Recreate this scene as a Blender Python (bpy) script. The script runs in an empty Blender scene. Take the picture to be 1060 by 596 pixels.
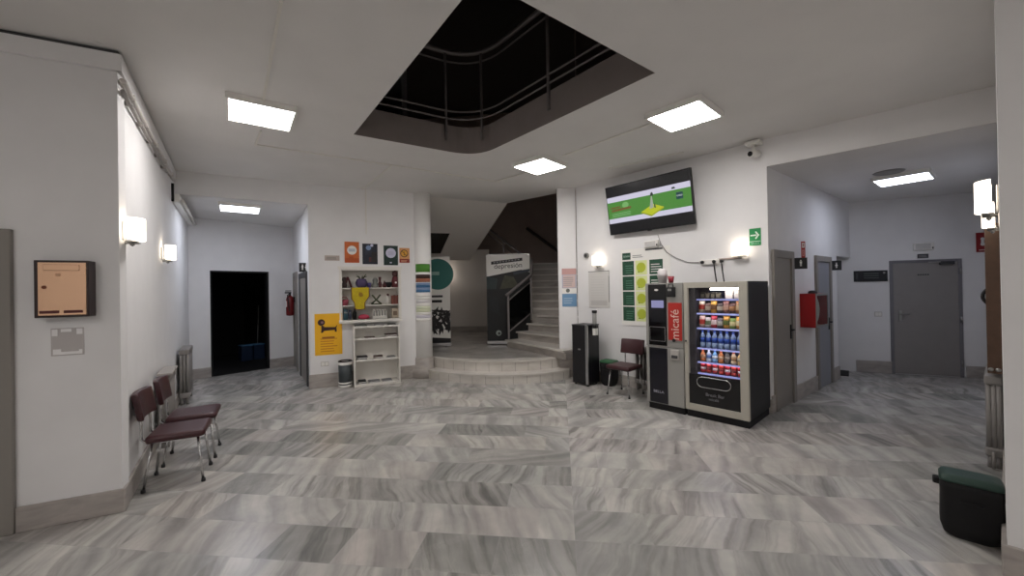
import bpy, bmesh, math, random
from mathutils import Vector, Matrix, Euler
from mathutils.geometry import tessellate_polygon
random.seed(7)
S = bpy.context.scene
C = S.collection
PI = math.pi
# ------------------------------------------------------------------ camera
F, CZ = 410.0, 1.65
camd = bpy.data.cameras.new('camera'); cam = bpy.data.objects.new('camera', camd); C.objects.link(cam)
camd.sensor_width = 36; camd.lens = 36 * F / 1060; camd.clip_start = 0.05; camd.clip_end = 100
RM = (Matrix.Rotation(PI / 2 + math.radians(.28), 4, 'X') @ Matrix.Rotation(math.radians(-1), 4, 'Z'))
cam.matrix_world = Matrix.Translation((0, 0, CZ)) @ RM
S.camera = cam
S.view_settings.view_transform = 'Standard'; S.view_settings.look = 'None'
S.view_settings.gamma = 1; S.view_settings.use_curve_mapping = False
S.view_settings.exposure = 1.42
EYE = Vector((0, 0, CZ))

def ray(px, py):
    return RM.to_3x3() @ Vector(((px - 530) / F, (298 - py) / F, -1))
def flr(px, py, z=0.0):
    d = ray(px, py); return EYE + d * ((z - CZ) / d.z)
class Wall:
    """a vertical plane of the plan: u runs to the right seen from the room, n points into the room"""
    def __init__(s, A, B):
        s.A = Vector(A); s.B = Vector(B); d = s.B - s.A; s.L = d.length; s.u = d / s.L
        s.n = Vector((s.u.y, -s.u.x)); s.rz = math.atan2(s.u.y, s.u.x)
    def hit(s, px, py, off=0.0):
        d = ray(px, py); a = s.A + s.n * off
        t = a.dot(s.n) / d.xy.dot(s.n); P = EYE + d * t
        return (P.xy - s.A).dot(s.u), P.z
    def pt(s, a, off=0.0, z=0.0):
        q = s.A + s.u * a + s.n * off; return Vector((q.x, q.y, z))

# plan (metres, camera above the origin looking along +y)
M0 = (-5.73, 1.74); L0 = (-3.03, 3.06); B1 = (-5.10, 5.99); C0 = (-6.33, 7.75); D0 = (-5.10, 9.25)
E0 = (-3.52, 6.87); F0 = (-1.95, 7.60); T2 = (1.23, 7.43); T1 = (3.33, 5.13); H0 = (6.41, 7.50)
X0 = (8.28, 6.66); P0 = (2.755, 2.23); P1 = (3.95, .82); R1 = (4.95, 3.63)
WM, WL, WA, WR = Wall(M0, L0), Wall(L0, C0), Wall(C0, D0), Wall(D0, E0)
WP, WT, WH, WB, WX, WQ = Wall(E0, F0), Wall(T2, T1), Wall(T1, H0), Wall(H0, X0), Wall(X0, P0), Wall(P0, P1)
H, HL = 3.55, 3.19
LAND = .36

# ------------------------------------------------------------------ materials
def lin(c):
    return c / 12.92 if c <= .04045 else ((c + .055) / 1.055) ** 2.4
def rgb(h):
    if isinstance(h, str):
        h = h.lstrip('#'); return tuple(lin(int(h[i:i + 2], 16) / 255) for i in (0, 2, 4)) + (1,)
    return tuple(h) + (1,) if len(h) == 3 else tuple(h)
MATS = {}
def mat(name, col, rough=.6, metal=0, emit=0, ecol=None, noise=0.0, nscale=20, bump=0.0, spec=.5):
    if name in MATS: return MATS[name]
    m = bpy.data.materials.new(name); m.use_nodes = True; nt = m.node_tree; b = nt.nodes['Principled BSDF']
    c = rgb(col)
    b.inputs['Base Color'].default_value = c; b.inputs['Roughness'].default_value = rough
    b.inputs['Metallic'].default_value = metal; b.inputs['Specular IOR Level'].default_value = spec
    if emit:
        b.inputs['Emission Color'].default_value = rgb(ecol) if ecol else c
        b.inputs['Emission Strength'].default_value = emit
    if noise or bump:
        tc = nt.nodes.new('ShaderNodeTexCoord'); n = nt.nodes.new('ShaderNodeTexNoise')
        n.inputs['Scale'].default_value = nscale; n.inputs['Detail'].default_value = 5
        nt.links.new(tc.outputs['Object'], n.inputs['Vector'])
        if noise:
            mr = nt.nodes.new('ShaderNodeMapRange'); mr.inputs['From Min'].default_value = .3; mr.inputs['From Max'].default_value = .7
            mr.inputs['To Min'].default_value = 1 - noise; mr.inputs['To Max'].default_value = 1
            mx = nt.nodes.new('ShaderNodeMix'); mx.data_type = 'RGBA'; mx.blend_type = 'MULTIPLY'; mx.inputs['Factor'].default_value = 1
            mx.inputs[6].default_value = c
            nt.links.new(n.outputs['Fac'], mr.inputs['Value']); nt.links.new(mr.outputs['Result'], mx.inputs[7])
            nt.links.new(mx.outputs[2], b.inputs['Base Color'])
        if bump:
            bp = nt.nodes.new('ShaderNodeBump'); bp.inputs['Strength'].default_value = bump; bp.inputs['Distance'].default_value = .01
            nt.links.new(n.outputs['Fac'], bp.inputs['Height']); nt.links.new(bp.outputs['Normal'], b.inputs['Normal'])
    MATS[name] = m; return m

def marble(name, light, dark, scale=1.0, rough=.25):
    m = bpy.data.materials.new(name); m.use_nodes = True; nt = m.node_tree; N = nt.nodes; K = nt.links; b = N['Principled BSDF']
    tc = N.new('ShaderNodeTexCoord'); mp = N.new('ShaderNodeMapping'); mp.inputs['Scale'].default_value = (3 * scale, 3 * scale, 9 * scale)
    K.new(tc.outputs['Object'], mp.inputs['Vector'])
    n = N.new('ShaderNodeTexNoise'); n.inputs['Scale'].default_value = 1.2; n.inputs['Detail'].default_value = 8; n.inputs['Distortion'].default_value = .6
    K.new(mp.outputs['Vector'], n.inputs['Vector'])
    r = N.new('ShaderNodeValToRGB'); r.color_ramp.elements[0].position = .3; r.color_ramp.elements[1].position = .68
    r.color_ramp.elements[0].color = rgb(dark); r.color_ramp.elements[1].color = rgb(light)
    K.new(n.outputs['Fac'], r.inputs['Fac']); K.new(r.outputs['Color'], b.inputs['Base Color'])
    b.inputs['Roughness'].default_value = rough
    return m

def floor_marble():
    m = bpy.data.materials.new('marble_floor'); m.use_nodes = True; nt = m.node_tree; N = nt.nodes; K = nt.links; b = N['Principled BSDF']
    uv = N.new('ShaderNodeUVMap'); uv.uv_map = 'vein'
    rn = N.new('ShaderNodeUVMap'); rn.uv_map = 'tile'
    ce = N.new('ShaderNodeUVMap'); ce.uv_map = 'cell'
    # soft warp, then stripes along the length of the tile
    w = N.new('ShaderNodeTexNoise'); w.inputs['Scale'].default_value = 1.6; w.inputs['Detail'].default_value = 3
    K.new(uv.outputs['UV'], w.inputs['Vector'])
    sub = N.new('ShaderNodeVectorMath'); sub.operation = 'SUBTRACT'; sub.inputs[1].default_value = (.5, .5, .5); K.new(w.outputs['Color'], sub.inputs[0])
    sc = N.new('ShaderNodeVectorMath'); sc.operation = 'SCALE'; sc.inputs['Scale'].default_value = .20; K.new(sub.outputs[0], sc.inputs[0])
    ad = N.new('ShaderNodeVectorMath'); ad.operation = 'ADD'; K.new(uv.outputs['UV'], ad.inputs[0]); K.new(sc.outputs[0], ad.inputs[1])
    def stripes(sx, sy, detail, rough):
        mp = N.new('ShaderNodeMapping'); mp.inputs['Scale'].default_value = (sx, sy, 1); K.new(ad.outputs[0], mp.inputs['Vector'])
        n = N.new('ShaderNodeTexNoise'); n.inputs['Scale'].default_value = 1; n.inputs['Detail'].default_value = detail; n.inputs['Roughness'].default_value = rough
        K.new(mp.outputs['Vector'], n.inputs['Vector']); return n
    n1 = stripes(6.5, .6, 3, .5); n2 = stripes(15, 1.0, 5, .55); n3 = stripes(3, 2.2, 6, .6)
    r1 = N.new('ShaderNodeValToRGB'); e = r1.color_ramp.elements
    e[0].position = .36; e[0].color = rgb('#b3b2b0'); e[1].position = .60; e[1].color = rgb('#d9d7d3')
    K.new(n1.outputs['Fac'], r1.inputs['Fac'])
    wc = N.new('ShaderNodeTexWhiteNoise'); wc.noise_dimensions = '3D'; K.new(rn.outputs['UV'], wc.inputs['Vector'])
    cp = N.new('ShaderNodeMath'); cp.operation = 'POWER'; cp.inputs[1].default_value = 1.6; K.new(wc.outputs['Value'], cp.inputs[0])
    fm = N.new('ShaderNodeMath'); fm.operation = 'MULTIPLY'; fm.inputs[1].default_value = .7; K.new(cp.outputs[0], fm.inputs[0])
    r2 = N.new('ShaderNodeValToRGB'); e = r2.color_ramp.elements
    e[0].position = .36; e[0].color = rgb('#8a8989'); e[1].position = .52; e[1].color = (1, 1, 1, 1)
    K.new(n2.outputs['Fac'], r2.inputs['Fac'])
    m1 = N.new('ShaderNodeMix'); m1.data_type = 'RGBA'; m1.blend_type = 'MULTIPLY'; K.new(fm.outputs[0], m1.inputs['Factor'])
    K.new(r1.outputs['Color'], m1.inputs[6]); K.new(r2.outputs['Color'], m1.inputs[7])
    r3 = N.new('ShaderNodeValToRGB'); e = r3.color_ramp.elements
    e[0].position = .35; e[0].color = rgb('#dcdcdc'); e[1].position = .7; e[1].color = (1, .985, .965, 1)
    K.new(n3.outputs['Fac'], r3.inputs['Fac'])
    m2 = N.new('ShaderNodeMix'); m2.data_type = 'RGBA'; m2.blend_type = 'MULTIPLY'; m2.inputs['Factor'].default_value = 1
    K.new(m1.outputs[2], m2.inputs[6]); K.new(r3.outputs['Color'], m2.inputs[7])
    # every slab has a tone of its own
    wn = N.new('ShaderNodeTexWhiteNoise'); wn.noise_dimensions = '2D'; K.new(rn.outputs['UV'], wn.inputs['Vector'])
    rt = N.new('ShaderNodeValToRGB'); rt.color_ramp.interpolation = 'CONSTANT'
    cols = ['#f6f5f3', '#ececeb', '#e6e7e7', '#f6f2ef', '#efebea', '#dcdddd', '#f3f2f1', '#ece8e8', '#c6c7c6', '#f0f0ef']
    el = rt.color_ramp.elements
    while len(el) < len(cols): el.new(.5)
    for i, c in enumerate(cols): el[i].position = i / len(cols); el[i].color = rgb(c)
    K.new(wn.outputs['Value'], rt.inputs['Fac'])
    m3 = N.new('ShaderNodeMix'); m3.data_type = 'RGBA'; m3.blend_type = 'MULTIPLY'; m3.inputs['Factor'].default_value = 1
    K.new(m2.outputs[2], m3.inputs[6]); K.new(rt.outputs['Color'], m3.inputs[7])
    # joints
    sx = N.new('ShaderNodeSeparateXYZ'); K.new(ce.outputs['UV'], sx.inputs[0])
    def edge(o):
        a = N.new('ShaderNodeMath'); a.operation = 'SUBTRACT'; a.inputs[1].default_value = .5; K.new(o, a.inputs[0])
        c = N.new('ShaderNodeMath'); c.operation = 'ABSOLUTE'; K.new(a.outputs[0], c.inputs[0]); return c
    ex, ey = edge(sx.outputs['X']), edge(sx.outputs['Y'])
    gx = N.new('ShaderNodeMath'); gx.operation = 'GREATER_THAN'; gx.inputs[1].default_value = .4985; K.new(ex.outputs[0], gx.inputs[0])
    gy = N.new('ShaderNodeMath'); gy.operation = 'GREATER_THAN'; gy.inputs[1].default_value = .496; K.new(ey.outputs[0], gy.inputs[0])
    g = N.new('ShaderNodeMath'); g.operation = 'MAXIMUM'; K.new(gx.outputs[0], g.inputs[0]); K.new(gy.outputs[0], g.inputs[1])
    m4 = N.new('ShaderNodeMix'); m4.data_type = 'RGBA'; K.new(g.outputs[0], m4.inputs['Factor'])
    K.new(m3.outputs[2], m4.inputs[6]); m4.inputs[7].default_value = rgb('#a3a19e')
    K.new(m4.outputs[2], b.inputs['Base Color'])
    b.inputs['Roughness'].default_value = .27; b.inputs['Specular IOR Level'].default_value = .45
    return m

def glass_mat(name, tint=(1, 1, 1), rough=.03, strength=.10):
    m = bpy.data.materials.new(name); m.use_nodes = True; nt = m.node_tree; N = nt.nodes; K = nt.links
    N.remove(N['Principled BSDF']); out = N['Material Output']
    t = N.new('ShaderNodeBsdfTransparent'); t.inputs['Color'].default_value = tuple(tint) + (1,)
    g = N.new('ShaderNodeBsdfGlossy'); g.inputs['Roughness'].default_value = rough
    lw = N.new('ShaderNodeLayerWeight'); lw.inputs['Blend'].default_value = .5
    pw = N.new('ShaderNodeMath'); pw.operation = 'POWER'; pw.inputs[1].default_value = 4; K.new(lw.outputs['Facing'], pw.inputs[0])
    fr = N.new('ShaderNodeMath'); fr.operation = 'MULTIPLY_ADD'; fr.inputs[1].default_value = .5; fr.inputs[2].default_value = .03; K.new(pw.outputs[0], fr.inputs[0])
    mx = N.new('ShaderNodeMixShader'); K.new(fr.outputs[0], mx.inputs['Fac']); K.new(t.outputs[0], mx.inputs[1]); K.new(g.outputs[0], mx.inputs[2])
    K.new(mx.outputs[0], out.inputs['Surface']); return m

paint = mat('white_paint', '#e9e8e8', .75, noise=.05, nscale=3, bump=.05)
ceilp = mat('ceiling_paint', '#e2e0de', .85, noise=.05, nscale=2)
soffp = mat('stair_soffit_paint', '#e6e2de', .85)
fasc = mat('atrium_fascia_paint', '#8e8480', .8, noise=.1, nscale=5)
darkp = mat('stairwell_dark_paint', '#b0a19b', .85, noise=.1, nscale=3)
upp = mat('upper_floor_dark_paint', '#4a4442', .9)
storeshade = mat('storeroom_black', '#0b0b0d', .8)  # near-black colour stands in for the shade of the unlit room
baseb = marble('grey_baseboard_marble', '#b3aca6', '#98928d', 1.2, .4)
stepm = marble('step_marble', '#d3cec7', '#bbb6af', .6, .3)
riserm = marble('riser_marble', '#b3ada6', '#98928c', .8, .35)
landm = marble('landing_marble', '#b3afaa', '#97938f', .6, .2)
floorm = floor_marble()
doorgrey = mat('grey_door_paint', '#8f8b89', .5, noise=.06, nscale=6)
framegrey = mat('taupe_frame_paint', '#8b8680', .55)
blueleaf = mat('blue_grey_leaf', '#8d8f96', .5)
black = mat('black_plastic', '#101013', .45)
blackm = mat('black_matte', '#0c0b0d', .8)
blackg = mat('black_gloss', '#08080b', .08)
white = mat('white_plastic', '#e8e6e1', .4)
whitep = mat('white_laminate', '#e2dfd8', .45)
paperw = mat('paper_white', '#eceae5', .7)
grey = mat('grey_plastic', '#8a8986', .5)
greyd = mat('dark_grey', '#3c3c3e', .5)
chrome = mat('chrome', '#c9c9c9', .22, 1)
steel = mat('brushed_steel', '#a9a8a5', .35, 1)
alu = mat('aluminium', '#b9b9b9', .3, 1)
vinyl = mat('burgundy_vinyl', '#3d181d', .38, noise=.15, nscale=30)
vinyl2 = mat('dark_burgundy_vinyl', '#2e1618', .4, noise=.1, nscale=30)
radm = mat('radiator_grey', '#8b8784', .5, noise=.1, nscale=12)
copper = mat('copper_front', '#f3c7a4', .2, .8)
brownm = mat('mailbox_brown', '#2c1b1a', .4)
railm = mat('railing_grey_metal', '#7d7776', .45, .3)
red = mat('red_enamel', '#a3161a', .35)
redd = mat('extinguisher_red', '#6e1418', .35)
green = mat('sign_green', '#1f8a4c', .5)
dkgreen = mat('dark_green_print', '#1c4a34', .6)
teal = mat('teal_print', '#2f7d76', .6)
lime = mat('lime_print', '#b6c23a', .6)
limew = mat('pale_lime_print', '#dfe6a5', .6)
yellow = mat('yellow_print', '#f2b71c', .6)
brownp = mat('brown_print', '#3a1c1c', .6)
orange = mat('orange_print', '#c9672f', .6)
orange2 = mat('dark_orange_print', '#b95424', .6)
navy = mat('navy_print', '#1d2230', .6)
bluegrey = mat('bluegrey_print', '#7d93b5', .6)
bluep = mat('blue_print', '#3f6f9a', .6)
lavender = mat('lavender_print', '#c9c8dd', .6)
pinkp = mat('pink_print', '#d3bcb8', .6)
silver = mat('silver_paint', '#a9a8a4', .4, .2)
beigef = mat('vending_frame_grey', '#b4b0a4', .45)
wood = mat('brown_wood', '#5a4130', .5, noise=.25, nscale=14)
led = mat('led_diffuser_neutral', '#ffffff', .5, emit=13, ecol='#fffaf7')
ledc = mat('led_diffuser_cool', '#ffffff', .5, emit=7, ecol='#eaf0ff')
ledh = mat('led_diffuser_hall', '#ffffff', .5, emit=4.5, ecol='#e6ecff')
shade = mat('sconce_frosted_glass', '#fff6e8', .4, emit=1.45, ecol='#fff1dd')
shelfled = mat('vending_shelf_led', '#c8d0ff', .5, emit=.13, ecol='#9aa4ff')
stripled = mat('led_strip', '#ffffff', .5, emit=3.5, ecol='#f4f0ff')
glass = glass_mat('clear_glass')
smoked = mat('dark_glass', '#0d0f0f', .06)

# ------------------------------------------------------------------ mesh building
class MB:
    def __init__(s): s.bm = bmesh.new(); s.mats = []
    def _m(s, m):
        if m not in s.mats: s.mats.append(m)
        return s.mats.index(m)
    def _set(s, faces, m, smooth=False):
        i = s._m(m)
        for f in faces: f.material_index = i; f.smooth = smooth
    def box(s, x0, x1, y0, y1, z0, z1, m, bev=0, seg=2, M=None):
        v = [s.bm.verts.new((x, y, z)) for x in (x0, x1) for y in (y0, y1) for z in (z0, z1)]
        q = [(0, 1, 3, 2), (4, 6, 7, 5), (0, 4, 5, 1), (2, 3, 7, 6), (0, 2, 6, 4), (1, 5, 7, 3)]
        f = [s.bm.faces.new([v[i] for i in a]) for a in q]
        s._set(f, m)
        if M: bmesh.ops.transform(s.bm, matrix=M, verts=v)
        if bev:
            es = list({e for a in f for e in a.edges})
            r = bmesh.ops.bevel(s.bm, geom=es, offset=bev, segments=seg, profile=.5, affect='EDGES')
            s._set(r['faces'], m, seg > 1)
        return s
    def prism(s, pts, a0, a1, m, axis='z', smooth=False, M=None):
        """pts: outline; axis z -> (x,y) raised from a0 to a1; axis y -> (x,z) pushed from a0 to a1; axis x -> (y,z)"""
        def P(p, a):
            return {'z': (p[0], p[1], a), 'y': (p[0], a, p[1]), 'x': (a, p[0], p[1])}[axis]
        b = [s.bm.verts.new(P(p, a0)) for p in pts]; t = [s.bm.verts.new(P(p, a1)) for p in pts]
        f = []
        n = len(pts)
        for i in range(n): f.append(s.bm.faces.new((b[i], b[(i + 1) % n], t[(i + 1) % n], t[i])))
        s._set(f, m, smooth)
        caps = [s.bm.faces.new(b[::-1]), s.bm.faces.new(t)]
        s._set(caps, m)
        bmesh.ops.recalc_face_normals(s.bm, faces=f + caps)
        if M: bmesh.ops.transform(s.bm, matrix=M, verts=b + t)
        return s
    def tube(s, path, r, m, n=8, closed=False, r1=None):
        P = [Vector(p) for p in path]; k = len(P); rings = []; prev = None
        for i in range(k):
            if closed: d = P[(i + 1) % k] - P[i - 1]
            else: d = P[min(i + 1, k - 1)] - P[max(i - 1, 0)]
            d.normalize()
            if prev is None:
                up = Vector((0, 0, 1)) if abs(d.z) < .9 else Vector((1, 0, 0))
                a = d.cross(up).normalized()
            else:
                a = (prev - d * prev.dot(d)).normalized()
            prev = a; b = d.cross(a)
            rr = r if r1 is None else r + (r1 - r) * i / (k - 1)
            rings.append([s.bm.verts.new(P[i] + (a * math.cos(2 * PI * j / n) + b * math.sin(2 * PI * j / n)) * rr) for j in range(n)])
        f = []
        for i in range(k if closed else k - 1):
            A, B = rings[i], rings[(i + 1) % k]
            for j in range(n): f.append(s.bm.faces.new((A[j], A[(j + 1) % n], B[(j + 1) % n], B[j])))
        s._set(f, m, True)
        if not closed:
            s._set([s.bm.faces.new(rings[0][::-1]), s.bm.faces.new(rings[-1])], m)
        return s
    def lathe(s, prof, m, n=24, c=(0, 0, 0), a0=0, a1=2 * PI, sx=1, sy=1):
        full = abs(a1 - a0 - 2 * PI) < 1e-6; k = n if full else n + 1
        rings = []
        for r, z in prof:
            rings.append([s.bm.verts.new((c[0] + sx * r * math.cos(a0 + (a1 - a0) * j / n), c[1] + sy * r * math.sin(a0 + (a1 - a0) * j / n), c[2] + z)) for j in range(k)])
        f = []
        for A, B in zip(rings, rings[1:]):
            for j in range(k if full else k - 1):
                f.append(s.bm.faces.new((A[j], A[(j + 1) % k], B[(j + 1) % k], B[j])))
        s._set(f, m, True)
        cap = []
        if full:
            if prof[0][0] > 1e-4: cap.append(s.bm.faces.new(rings[0][::-1]))
            if prof[-1][0] > 1e-4: cap.append(s.bm.faces.new(rings[-1]))
        s._set(cap, m)
        return s
    def quad(s, pts, m):
        f = s.bm.faces.new([s.bm.verts.new(p) for p in pts]); s._set([f], m); return s
    def disc(s, x, z, y, r, m, n=24, t=.002, sz=1):
        return s.prism([(x + r * math.cos(2 * PI * i / n), z + sz * r * math.sin(2 * PI * i / n)) for i in range(n)], y - t, y, m, 'y')
    def text(s, txt, size, x, z, y, m, rot=0, align='CENTER', ext=.001, sx=1):
        cu = bpy.data.curves.new('t', 'FONT'); cu.body = txt; cu.size = size; cu.align_x = align; cu.align_y = 'CENTER'; cu.extrude = ext
        o = bpy.data.objects.new('t', cu); C.objects.link(o); bpy.context.view_layer.update()
        me = bpy.data.meshes.new_from_object(o.evaluated_get(bpy.context.evaluated_depsgraph_get()))
        me.transform(Matrix.Translation((x, y, z)) @ Matrix.Rotation(PI / 2, 4, 'X') @ Matrix.Rotation(rot, 4, 'Z') @ Matrix.Diagonal((sx, 1, 1, 1)))
        old = set(s.bm.faces); s.bm.from_mesh(me)
        s._set([f for f in s.bm.faces if f not in old], m)
        bpy.data.objects.remove(o); bpy.data.curves.remove(cu); bpy.data.meshes.remove(me)
        return s
    def build(s, name, parent=None, loc=(0, 0, 0), rot=(0, 0, 0)):
        me = bpy.data.meshes.new(name); s.bm.normal_update(); s.bm.to_mesh(me); s.bm.free()
        for m in s.mats: me.materials.append(m)
        o = bpy.data.objects.new(name, me); C.objects.link(o)
        o.location = loc; o.rotation_euler = rot
        if parent: o.parent = parent
        return o

def tag(o, label, cat, group=None):
    o['label'] = label; o['category'] = cat
    if group: o['group'] = group
    return o
def thing(name, label, cat, loc=(0, 0, 0), rz=0.0, group=None):
    o = bpy.data.objects.new(name, None); C.objects.link(o); o.location = loc; o.rotation_euler = (0, 0, rz)
    return tag(o, label, cat, group)
def struct(o):
    o['kind'] = 'structure'; return o
def sempty(name, loc, rz):
    o = bpy.data.objects.new(name, None); C.objects.link(o); o.location = loc; o.rotation_euler = (0, 0, rz); o['kind'] = 'structure'; return o
def copy_tree(root, loc, rz, label, group=None):
    r = root.copy(); C.objects.link(r); r.location = loc; r.rotation_euler = (0, 0, rz); r['label'] = label
    if group: r['group'] = group
    for ch in list(root.children):
        c = ch.copy(); C.objects.link(c); c.parent = r
        for g in list(ch.children):
            d = g.copy(); C.objects.link(d); d.parent = c
    return r

# ------------------------------------------------------------------ shell
def wall(name, W, z0, z1, holes=(), m=paint, s0=0.0, s1=None, t=.12):
    """box wall in its own frame with rectangular holes (s0,s1,z0,z1)"""
    s1 = W.L if s1 is None else s1
    mb = MB()
    xs = sorted({s0, s1, *[h[0] for h in holes], *[h[1] for h in holes]})
    zs = sorted({z0, z1, *[h[2] for h in holes], *[h[3] for h in holes]})
    for a, b in zip(xs, xs[1:]):
        run = None
        for c, d in zip(zs, zs[1:]):
            mx, mz = (a + b) / 2, (c + d) / 2
            if any(h[0] < mx < h[1] and h[2] < mz < h[3] for h in holes):
                if run: mb.box(a, b, 0, t, run[0], run[1], m); run = None
            else: run = (run[0], d) if run else (c, d)
        if run: mb.box(a, b, 0, t, run[0], run[1], m)
    return struct(mb.build(name, None, W.pt(0), (0, 0, W.rz)))

# floor of book-matched marble slabs laid at 45 degrees to the walls
def make_floor():
    bm = bmesh.new(); uv = bm.loops.layers.uv.new('vein'); ut = bm.loops.layers.uv.new('tile'); uc = bm.loops.layers.uv.new('cell')
    th = math.radians(6.9); a = Vector((math.sin(th), math.cos(th))); u = Vector((math.cos(th), -math.sin(th)))
    O = flr(592, 503).xy; rnd = random.Random(3)
    tw, td = .50, .362
    base = flr(570, 503).xy
    for side in (-1, 1):
        for j in range(-24, 40):
            v0 = j * td
            off = rnd.choice([0, .5, .3]) * tw; left = 0; ang = 0; pc = (0, 0); ox = oy = cx_ = cy_ = 0
            for i in range(-1, 22):
                x0, x1 = i * tw - off, (i + 1) * tw - off
                if x1 <= 0: continue
                x0 = max(x0, 0)
                if x1 - x0 < .05: continue
                P = [(side * x0, v0), (side * x1, v0), (side * x1, v0 + td), (side * x0, v0 + td)]
                W2 = [O + u * p[0] + a * p[1] for p in P]
                cx = sum(w.x for w in W2) / 4; cy = sum(w.y for w in W2) / 4
                if not (-7.5 < cx < 9.6 and -4.6 < cy < 10.2): continue
                if side < 0: W2 = W2[::-1]; P = P[::-1]
                f = bm.faces.new([bm.verts.new((w.x, w.y, 0)) for w in W2])
                # slabs of one block run on into each other; now and then one is turned
                if i < 0 or left == 0:
                    left = rnd.choice([1, 1, 2, 2, 3, 4]); ang = side * rnd.gauss(.32, .2); pc = (side * (x0 + x1) / 2, v0 + td / 2)
                    if rnd.random() < .08: ang = rnd.uniform(-1.5, 1.5)
                    ox, oy = rnd.uniform(0, 50), rnd.uniform(0, 50); cx_, cy_ = rnd.random() * 90, rnd.random() * 90
                left -= 1
                rx, ry = (cx_, cy_) if rnd.random() < .7 else (rnd.random() * 90, rnd.random() * 90)
                cA, sA = math.cos(ang), math.sin(ang)
                for l, p in zip(f.loops, P):
                    q = (p[0] - pc[0], p[1] - pc[1])
                    l[uv].uv = (ox + cA * q[0] - sA * q[1], oy + sA * q[0] + cA * q[1])
                    l[ut].uv = (rx, ry)
                    l[uc].uv = ((p[0] - min(k[0] for k in P)) / (x1 - x0), (p[1] - v0) / td)
    me = bpy.data.meshes.new('floor'); bm.to_mesh(me); bm.free(); me.materials.append(floorm)
    o = bpy.data.objects.new('floor', me); C.objects.link(o); return struct(o)
make_floor()

# ceiling with the atrium opening
Q1, Q2, Q3 = (-1.65, 7.95), (-.07, 8.66), (1.05, 7.75)
N1, N2, N3 = Vector((-1.87, 4.75)), Vector((-.46, 5.62)), Vector((1.30, 3.50)); N4 = Vector((-.164, 2.40))
def rounded(pts, rad, n=8):
    """outline with the named corners rounded; rad per corner"""
    out = []; k = len(pts)
    for i, p in enumerate(pts):
        r = rad[i]
        if r == 0: out.append(p.copy()); continue
        a = (pts[i - 1] - p).normalized(); b = (pts[(i + 1) % k] - p).normalized()
        for j in range(n + 1):
            t = j / n
            out.append(p + a * r * (1 - t) ** 2 + b * r * t ** 2)
    return out
hole = rounded([N1, N2, N3, N4], [0, .42, 0, .06])
def ceiling(name, outer, z, m, holes=(), t=0.0):
    loops = [[Vector((p[0], p[1], 0)) for p in outer]] + [[Vector((p[0], p[1], 0)) for p in h] for h in holes]
    flat = [v for l in loops for v in l]
    bm = bmesh.new(); vs = [bm.verts.new((v.x, v.y, z)) for v in flat]
    for tri in tessellate_polygon(loops):
        try: bm.faces.new([vs[i] for i in tri])
        except ValueError: pass
    bmesh.ops.recalc_face_normals(bm, faces=bm.faces)
    for f in bm.faces:
        if f.normal.z > 0: f.normal_flip()
    me = bpy.data.meshes.new(name); bm.to_mesh(me); bm.free(); me.materials.append(m)
    o = bpy.data.objects.new(name, me); C.objects.link(o); return struct(o)
ceiling('ceiling', [(-6.2, -4.1), (4.3, -4.1), (4.3, .6), (2.86, 2.18), (5.05, 3.75), (3.40, 5.25), (1.35, 7.5), Q3, Q2, Q1,
                    (-2.05, 7.68), (-3.56, 7.0), (-5.22, 6.1), (-3.1, 3.1), (-5.9, 1.74)], H, ceilp, [hole])
ceiling('ceiling_alcove', [(-5.14, 5.97), (-3.50, 6.878), (-5.05, 9.4), (-6.5, 7.8)], HL, ceilp)
ceiling('ceiling_hall', [(3.325, 5.125), (4.95, 3.63), (8.6, 6.75), (6.4, 7.65), (5.0, 8.3)], HL, ceilp)
# fascia of the opening, and the upper floor round it
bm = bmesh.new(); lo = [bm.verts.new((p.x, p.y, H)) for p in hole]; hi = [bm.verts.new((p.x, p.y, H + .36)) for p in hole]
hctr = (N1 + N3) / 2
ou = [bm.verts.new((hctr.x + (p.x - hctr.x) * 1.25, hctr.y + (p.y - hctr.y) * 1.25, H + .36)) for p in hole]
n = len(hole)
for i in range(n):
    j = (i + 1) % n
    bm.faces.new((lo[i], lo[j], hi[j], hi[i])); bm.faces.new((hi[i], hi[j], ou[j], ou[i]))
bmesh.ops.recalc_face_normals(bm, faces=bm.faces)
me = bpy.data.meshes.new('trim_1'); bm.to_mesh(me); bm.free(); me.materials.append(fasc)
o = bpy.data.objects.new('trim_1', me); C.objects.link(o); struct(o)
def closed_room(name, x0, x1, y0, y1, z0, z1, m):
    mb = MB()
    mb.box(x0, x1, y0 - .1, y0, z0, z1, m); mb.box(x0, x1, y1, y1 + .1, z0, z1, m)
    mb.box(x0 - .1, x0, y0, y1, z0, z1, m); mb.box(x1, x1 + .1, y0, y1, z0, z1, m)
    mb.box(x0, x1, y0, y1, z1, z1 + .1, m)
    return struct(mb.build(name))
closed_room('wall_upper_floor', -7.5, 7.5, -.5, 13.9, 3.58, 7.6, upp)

# walls
wall('wall_mailbox', WM, 0, H)
wall('wall_left', WL, 0, H, s0=.09)
d0 = (.345, 1.415, 0, 2.15)
wall('wall_alcove_back', WA, 0, HL, [d0], s1=WA.L + .1)
wall('wall_alcove_right', WR, 0, HL, [])
def lintel(name, A, B, t):
    W = Wall(A, B); return struct(MB().box(0, W.L, 0, t, HL + .004, H, paint).build(name, None, W.pt(0), (0, 0, W.rz)))
lintel('wall_beam_left', B1, E0, .25)
lintel('wall_beam_right', T1, R1, .25)
nic = (*sorted((WP.hit(353, 300)[0], WP.hit(413.5, 300)[0])), 1.16, 2.075)
wall('wall_poster', WP, 0, H, [nic], s1=WP.L + .11, t=.32)
wall('wall_screen', WT, 0, H)
sH = WH.hit(866.5, 300)[0]
wall('wall_hall_left', WH, 0, HL, [(sH, WH.L + .3, 0, 2.15)], s1=WH.L)
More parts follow.
